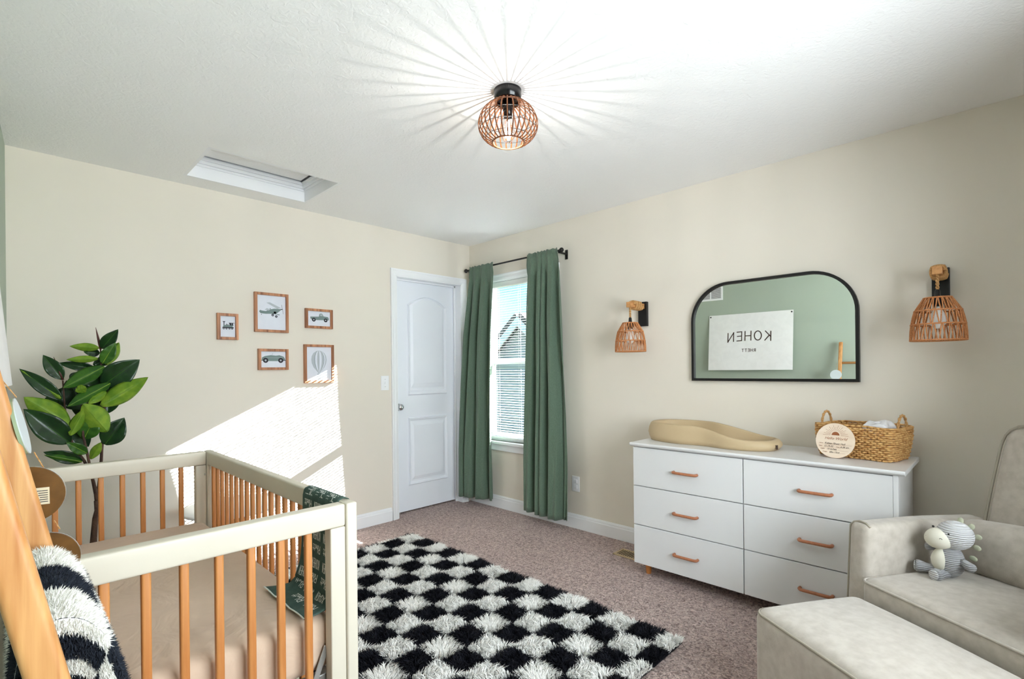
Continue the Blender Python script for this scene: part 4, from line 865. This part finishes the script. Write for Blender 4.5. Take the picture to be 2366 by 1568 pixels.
def leaf(bx, by, tx_, ty_, wd, kind, d0, d1, fold):
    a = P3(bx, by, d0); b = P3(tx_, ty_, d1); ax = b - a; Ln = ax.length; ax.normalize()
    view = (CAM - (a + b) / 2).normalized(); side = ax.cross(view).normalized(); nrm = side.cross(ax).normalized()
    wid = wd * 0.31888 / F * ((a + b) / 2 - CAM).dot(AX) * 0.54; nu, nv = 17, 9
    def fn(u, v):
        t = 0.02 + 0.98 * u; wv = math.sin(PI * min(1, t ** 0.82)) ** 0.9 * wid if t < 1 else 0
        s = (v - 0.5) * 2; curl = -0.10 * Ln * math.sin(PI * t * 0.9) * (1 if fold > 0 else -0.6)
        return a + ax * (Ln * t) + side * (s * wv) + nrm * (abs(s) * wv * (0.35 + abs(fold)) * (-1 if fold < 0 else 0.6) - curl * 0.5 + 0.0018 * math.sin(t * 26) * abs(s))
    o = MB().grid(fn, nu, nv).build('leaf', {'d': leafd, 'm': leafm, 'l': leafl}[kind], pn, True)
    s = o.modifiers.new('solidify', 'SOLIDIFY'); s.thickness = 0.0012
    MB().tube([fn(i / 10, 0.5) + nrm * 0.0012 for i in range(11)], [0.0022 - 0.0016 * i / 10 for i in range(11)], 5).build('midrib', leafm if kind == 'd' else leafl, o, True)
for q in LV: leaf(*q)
for (x0, y0, x1, y1) in ((730, 335, 693, 175), (456, 556, 388, 388)):
    a, b = P3(x0, y0), P3(x1, y1); MB().tube([a + (b - a) * t for t in (0, .25, .5, .75, 1)], [0.005, 0.006, 0.005, 0.003, 0.0006], 8).build('leaf_sheath', sheath, pn, True)

# ------------------------------------------------------------------ SIDE TABLE behind the crib
st_ = thing('side_table', 'small round white side table with wooden legs behind the crib', 'side table', (0.335, -2.20, 0))
MB().lathe([(0.001, 0.430), (0.252, 0.430), (0.262, 0.436), (0.262, 0.445), (0.256, 0.450), (0.001, 0.450)], 48, (0.335, -2.20, 0), caps=False).build('table_top', white, st_, True)
for k in range(3):
    a = 0.5 + 2 * PI * k / 3; MB().tube([(0.335 + 0.07 * math.cos(a), -2.20 + 0.07 * math.sin(a), 0.430), (0.335 + 0.115 * math.cos(a), -2.20 + 0.115 * math.sin(a), 0.0)], [0.017, 0.011], 12).build('leg', slatw, st_, True)

# ------------------------------------------------------------------ BLANKET LADDER, garland, throw
def lad(z): return -3.139 - 0.205 * (z - 0.95)     # rail centre y by height
def ladx(x, z): return lad(z) + 0.011 - (x - 2.402) / 0.448 * 0.020
ld = thing('blanket_ladder', 'blond wood blanket ladder leaning on the green wall', 'ladder', (2.62, -3.0, 0))
for x in (2.402, 2.850):
    MB().rbox((0, 0, 0), (0.017, 0.0195, 0.755), 0.009, 6, fn=lambda q, x=x: Vector((q.x + x, q.y + ladx(x, q.z + 0.757), q.z + 0.757))).build('rail', ladderw, ld, True)
for z in (0.29, 0.60, 0.90, 1.285):
    MB().tube([(2.402, ladx(2.402, z), z), (2.850, ladx(2.85, z), z)], 0.0125, 14).build('rung', rungw, ld, True)
gd = thing('hanging_disc', 'pale faced round disc hanging on the ladder above the other discs', 'disc', (2.375, -3.10, 1.16), group='round discs strung on the ladder')
def disc(par, c, r, nrm, front, back, lab=False):
    q = Vector(nrm).normalized().to_track_quat('Z', 'Y').to_matrix().to_4x4(); M = Matrix.Translation(c) @ q
    MB().prism(circ(r, 40), lambda u, v: M @ Vector((u, v, -0.003)), lambda u, v: M @ Vector((u, v, 0.0022))).build('back_face', back, par)
    MB().prism(circ(r, 40), lambda u, v: M @ Vector((u, v, 0.0022)), lambda u, v: M @ Vector((u, v, 0.004))).build('painted_face', front, par)
    if lab:
        MB().prism([(-0.012, -0.016), (0.012, -0.016), (0.012, 0.016), (-0.012, 0.016)], lambda u, v: M @ Vector((u + lab, v - 0.004, -0.0034)), lambda u, v: M @ Vector((u + lab, v - 0.004, -0.003))).build('sticker', stick, par)
        tl = MB()
        for k, w_ in enumerate((0.016, 0.012, 0.018, 0.010, 0.016, 0.014)): tl.stroke([(lab - 0.009, 0.006 - k * 0.0042), (lab - 0.009 + w_, 0.006 - k * 0.0042)], 0.0014, lambda u, v: M @ Vector((u, v, -0.0036)))
        tl.build('sticker_print', inkd, par)
disc(gd, onx(46, 985, 2.372), 0.053, (0.10, 0.97, 0.20), greydisc, sagedisc)
MB().tube([(2.372, lad(1.285) + 0.014, 1.285), (2.373, onx(38, 915, 2.372).y, 1.212)], 0.001, 5).build('string', rope, gd)
g2 = thing('hanging_disc', 'round disc showing its brown back with a paper sticker beside the ladder', 'disc', (2.375, -3.09, 1.02), group='round discs strung on the ladder')
disc(g2, onx(66, 1143, 2.372), 0.053, (-0.95, 0.22, 0.05), greydisc, brownd, lab=-0.018)
MB().tube([(2.374, -3.129, 1.108), (2.374, -3.115, 1.074)], 0.001, 5).build('string', rope, g2)
g3 = thing('hanging_disc', 'brown backed round disc hanging lowest beside the shaggy throw', 'disc', (2.375, -3.07, 0.91), group='round discs strung on the ladder')
disc(g3, onx(106, 1292, 2.370), 0.051, (-0.96, 0.18, 0.05), greydisc, brownd)
MB().tube([(2.374, -3.102, 0.974), (2.373, -3.094, 0.955)], 0.001, 5).build('string', rope, g3)
# shaggy throw folded over the rung at 0.90 m
throwm = bpy.data.materials.new('navy and white shaggy throw'); throwm.use_nodes = True
n_ = throwm.node_tree.nodes; l_ = throwm.node_tree.links; Pb = n_['Principled BSDF']; Pb.inputs['Roughness'].default_value = 0.95
at = n_.new('ShaderNodeAttribute'); at.attribute_name = 'patch'; crt = n_.new('ShaderNodeValToRGB'); crt.color_ramp.interpolation = 'CONSTANT'
crt.color_ramp.elements[0].color = (*lin((28, 34, 46)), 1); crt.color_ramp.elements[1].color = (*lin((232, 230, 224)), 1); crt.color_ramp.elements[1].position = 0.5
l_.new(at.outputs['Fac'], crt.inputs[0]); l_.new(crt.outputs[0], Pb.inputs['Base Color'])
tw_ = thing('shaggy_throw', 'fluffy navy and white arc patterned throw folded over the ladder rung', 'throw', (2.62, -3.05, 0.6))
TP = [(-0.030, 0.55), (-0.034, 0.70), (-0.036, 0.83), (-0.030, 0.905), (-0.004, 0.938), (0.028, 0.933), (0.054, 0.900), (0.070, 0.850), (0.086, 0.78), (0.102, 0.70), (0.118, 0.61), (0.130, 0.51), (0.138, 0.41)]
def tprof(t):
    t = max(0, min(0.9999, t)) * (len(TP) - 1); i = int(t); f = t - i; P = [Vector(TP[max(0, min(len(TP) - 1, i + k))]) for k in (-1, 0, 1, 2)]
    return 0.5 * ((2 * P[1]) + (P[2] - P[0]) * f + (2 * P[0] - 5 * P[1] + 4 * P[2] - P[3]) * f * f + (3 * P[1] - P[0] - 3 * P[2] + P[3]) * f ** 3)
TX0, TX1 = 2.437, 2.812
def tpt(u, t):
    q = tprof(t); return Vector((TX0 + (TX1 - TX0) * u, lad(0.90) + q.x, q.y))
def tcap(d, t, sx):          # folded layers seen on the end of the throw, d = 0 rim .. 1 core
    q = tprof(t); zc = min(q.y, 0.85) - 0.02; yc = 0.022 + 0.30 * max(0, 0.85 - zc) * 0.16
    core = Vector((yc, zc if q.y > 0.83 else q.y)); w = q + (core - q) * d
    return Vector(((TX1 if sx > 0 else TX0) + sx * (0.010 * math.sin(min(1, d * 3) * PI / 2)), lad(0.90) + w.x, w.y))
def pat(u, t): return 1.0 if (int(t * 5.2 + 0.3) + int(u * 3)) % 2 == 0 else 0.0
def patcap(d, t):
    if d < 0.16: return 0.0 if (int(t * 5.2 + 0.3) + 2) % 2 else 1.0
    if d < 0.44: return 0.0 if int(t * 5.2 + 0.3) % 2 == 0 else 1.0
    if d < 0.62: return 1.0 if int(t * 5.2 + 0.3) % 2 == 0 else 0.0
    if d < 0.84: return 0.0
    return 1.0
fl_ = MB(); vals = []; NU, NT, ND = 60, 150, 26
fl_.grid(tpt, NU, NT); vals += [pat(i / (NU - 1), j / (NT - 1)) for j in range(NT) for i in range(NU)]
for sx in (-1, 1):
    fl_.grid(lambda d, t: tcap(d, t, sx), ND, NT); vals += [patcap(i / (ND - 1), j / (NT - 1)) for j in range(NT) for i in range(ND)]
tb_o = fl_.build('fleece', throwm, tw_, True)
at_ = tb_o.data.attributes.new('patch', 'FLOAT', 'POINT'); at_.data.foreach_set('value', vals)
fu = MB(); fv_ = []; rr_ = random.Random(5)
def hair(p, nn, val):
    dirv = (nn + Vector((rr_.gauss(0, .30), rr_.gauss(0, .25), rr_.gauss(-0.25, .3)))).normalized(); ln_ = rr_.uniform(0.005, 0.010)
    w = Vector((rr_.gauss(0, 1), rr_.gauss(0, 1), rr_.gauss(0, 1))).cross(dirv).normalized() * 0.0009
    fu.add([p - w, p + w, p + dirv * ln_], [(0, 1, 2)]); fv_.extend([val] * 3)
for _ in range(22000):
    u, t = rr_.random(), rr_.random(); p = tpt(u, t); d = (tpt(u, min(0.999, t + 0.004)) - tpt(u, max(0, t - 0.004))); nn = Vector((0, -d.z, d.y)).normalized()
    if nn.dot(p - Vector((p.x, lad(0.90) + 0.02, 0.80))) < 0: nn = -nn
    hair(p, nn, pat(u, t))
for _ in range(26000):
    d, t = rr_.random(), rr_.random(); sx = 1 if rr_.random() < 0.75 else -1; hair(tcap(d, t, sx), Vector((sx, 0, -0.2)), patcap(d, t))
fo = fu.build('fleece_pile', throwm, tw_, kind='stuff'); a2 = fo.data.attributes.new('patch', 'FLOAT', 'POINT'); a2.data.foreach_set('value', fv_)

# ------------------------------------------------------------------ BANNER and return grille on the green wall
bn = thing('name_banner', 'white cotton name banner pinned to the green wall above the crib', 'banner', (1.46, yC(1.46), 1.25))
bnx0, bnx1, bnz0, bnz1 = 0.986, 1.940, 1.215, 1.905
def bpt(u, v, off=0.0):      # u metres in x, v metres down from the top
    x = bnx0 + u; z = bnz1 - v; k = v / (bnz1 - bnz0)
    return Vector((x, yC(x) + 0.006 + 0.056 * k + 0.004 * math.sin(u * 9) * k + off, z))
MB().grid(lambda a, b: bpt(a * (bnx1 - bnx0), b * (bnz1 - bnz0)), 40, 24).build('cloth', flagm, bn, True)
BWd = bnx1 - bnx0
for s, size, gap, wst, zc in (('KOHEN', 0.108, 0.36, 0.011, 0.33), ('RHETT', 0.034, 0.42, 0.0055, 0.468)):
    g, w_ = glyphs(s, size, gap); mb = MB(); bot = 0
    for st in g:
        # as read from inside the room, text runs towards -x
        st = [(BWd / 2 + w_ / 2 - p[0] - 0.0, p[1]) for p in st]
        def mp(u, h): 
            rel = (u - BWd / 2) / (BWd / 2); return bpt(u, zc - h + (0.055 * rel * rel if size > 0.05 else 0.03 * rel * rel), 0.0015)
        mb.stroke(st, wst, mp)
    mb.build('lettering', handink, bn)
for u in (0.018, BWd - 0.018):
    q = bpt(u, 0.022); MB().ellip(q + Vector((0, 0.003, 0)), (0.009, 0.003, 0.009), 14, 8).build('grommet', black, bn, True)
rgl = thing('return_grille', 'white louvered return air grille high on the green wall', 'air grille', (0.925, yC(0.925), 2.19))
g0, g1, gz0, gz1 = 0.700, 1.152, 2.095, 2.279; gy = lambda x: yC(x)
Mg = Matrix.Translation((g0, yC(g0), gz0)) @ Matrix.Rotation(-math.atan(SK), 4, 'Z'); gw, gh = g1 - g0, gz1 - gz0
fr_ = MB().box(0, gw, 0, 0.007, 0, 0.022, Mg).box(0, gw, 0, 0.007, gh - 0.022, gh, Mg).box(0, 0.022, 0, 0.007, 0.02, gh - 0.02, Mg).box(gw - 0.022, gw, 0, 0.007, 0.02, gh - 0.02, Mg)
for k in (1, 2): fr_.box(gw * k / 3 - 0.007, gw * k / 3 + 0.007, 0, 0.007, 0.02, gh - 0.02, Mg)
fr_.build('frame', trimm, rgl); MB().box(0.01, gw - 0.01, 0.0005, 0.0015, 0.01, gh - 0.01, Mg).build('duct_shade', darkv, rgl)  # thin dark sheet stands in for shade behind the louvers
lg_ = MB().box(0.015, gw - 0.015, 0.0015, 0.0045, -0.0022, 0.0022, Mg).mesh('louver', trimm)
for k in range(15):
    o = link('louver', lg_, rgl); o.location = (0, 0, 0.027 + k * 0.0093)

# ------------------------------------------------------------------ OUTSIDE
struct('ground_outside', box(-60, 60, 1.5, 90, -3.3, -3.2), grassm, 'lawn outside the window')
hs = thing('neighbour_house', 'grey gabled neighbouring house seen through the window', 'house', (-7.8, 13, -3.2))
hx, hyf = -7.83, 9.15
MB().prism([(hx - 5.2, -3.2), (hx + 5.0, -3.2), (hx + 5.0, -1.25), (hx, 2.85), (hx - 5.2, -1.42)], lambda x, z: (x, hyf, z), lambda x, z: (x, hyf + 9, z)).build('wall', siding, hs)
for s in (-1, 1):
    a = Vector((hx, hyf - 0.35, 2.98)); b = Vector((hx + s * 5.6, hyf - 0.35, -1.62)); d = (b - a).normalized(); up_ = Vector((-d.z * s, 0, d.x * s)) * 0.18
    vs = [a, b, b + up_, a + up_]; mb = MB(); mb.add(vs + [v + Vector((0, 9.7, 0)) for v in vs], [(0, 1, 2, 3), (7, 6, 5, 4), (0, 4, 5, 1), (1, 5, 6, 2), (2, 6, 7, 3), (3, 7, 4, 0)]); mb.build('roof', roofm, hs)
    mb = MB(); mb.add([a + Vector((0, -0.03, -0.30)), b + Vector((0, -0.03, -0.30)), b + Vector((0, -0.03, 0)), a + Vector((0, -0.03, 0))] + [a + Vector((0, 0.02, -0.30)), b + Vector((0, 0.02, -0.30)), b + Vector((0, 0.02, 0)), a + Vector((0, 0.02, 0))], [(0, 1, 2, 3), (7, 6, 5, 4), (0, 4, 5, 1), (3, 2, 6, 7)]); mb.build('fascia', trimm, hs)
for x in (-1.8, 1.4):
    w_ = box(hx + x - 0.5, hx + x + 0.5, hyf - 0.06, hyf, -0.6, 0.9).build('window', trimm, hs); box(hx + x - 0.42, hx + x + 0.42, hyf - 0.07, hyf - 0.055, -0.52, 0.82).build('pane', bglossy, w_)
fn_ = thing('garden_fence', 'weathered board fence in the yard outside the window', 'fence', (-3, 6.5, -3.2))
bm_ = box(-0.068, 0.068, -0.01, 0.01, 0, 1.8).mesh('board', cedar)
for k in range(44):
    o = link('board', bm_, fn_); o.location = (-7.5 + k * 0.145, 6.5, -3.2)
for z in (-2.8, -1.8): box(-7.6, -1.1, 6.515, 6.55, z, z + 0.09).build('fence_rail', cedar, fn_)
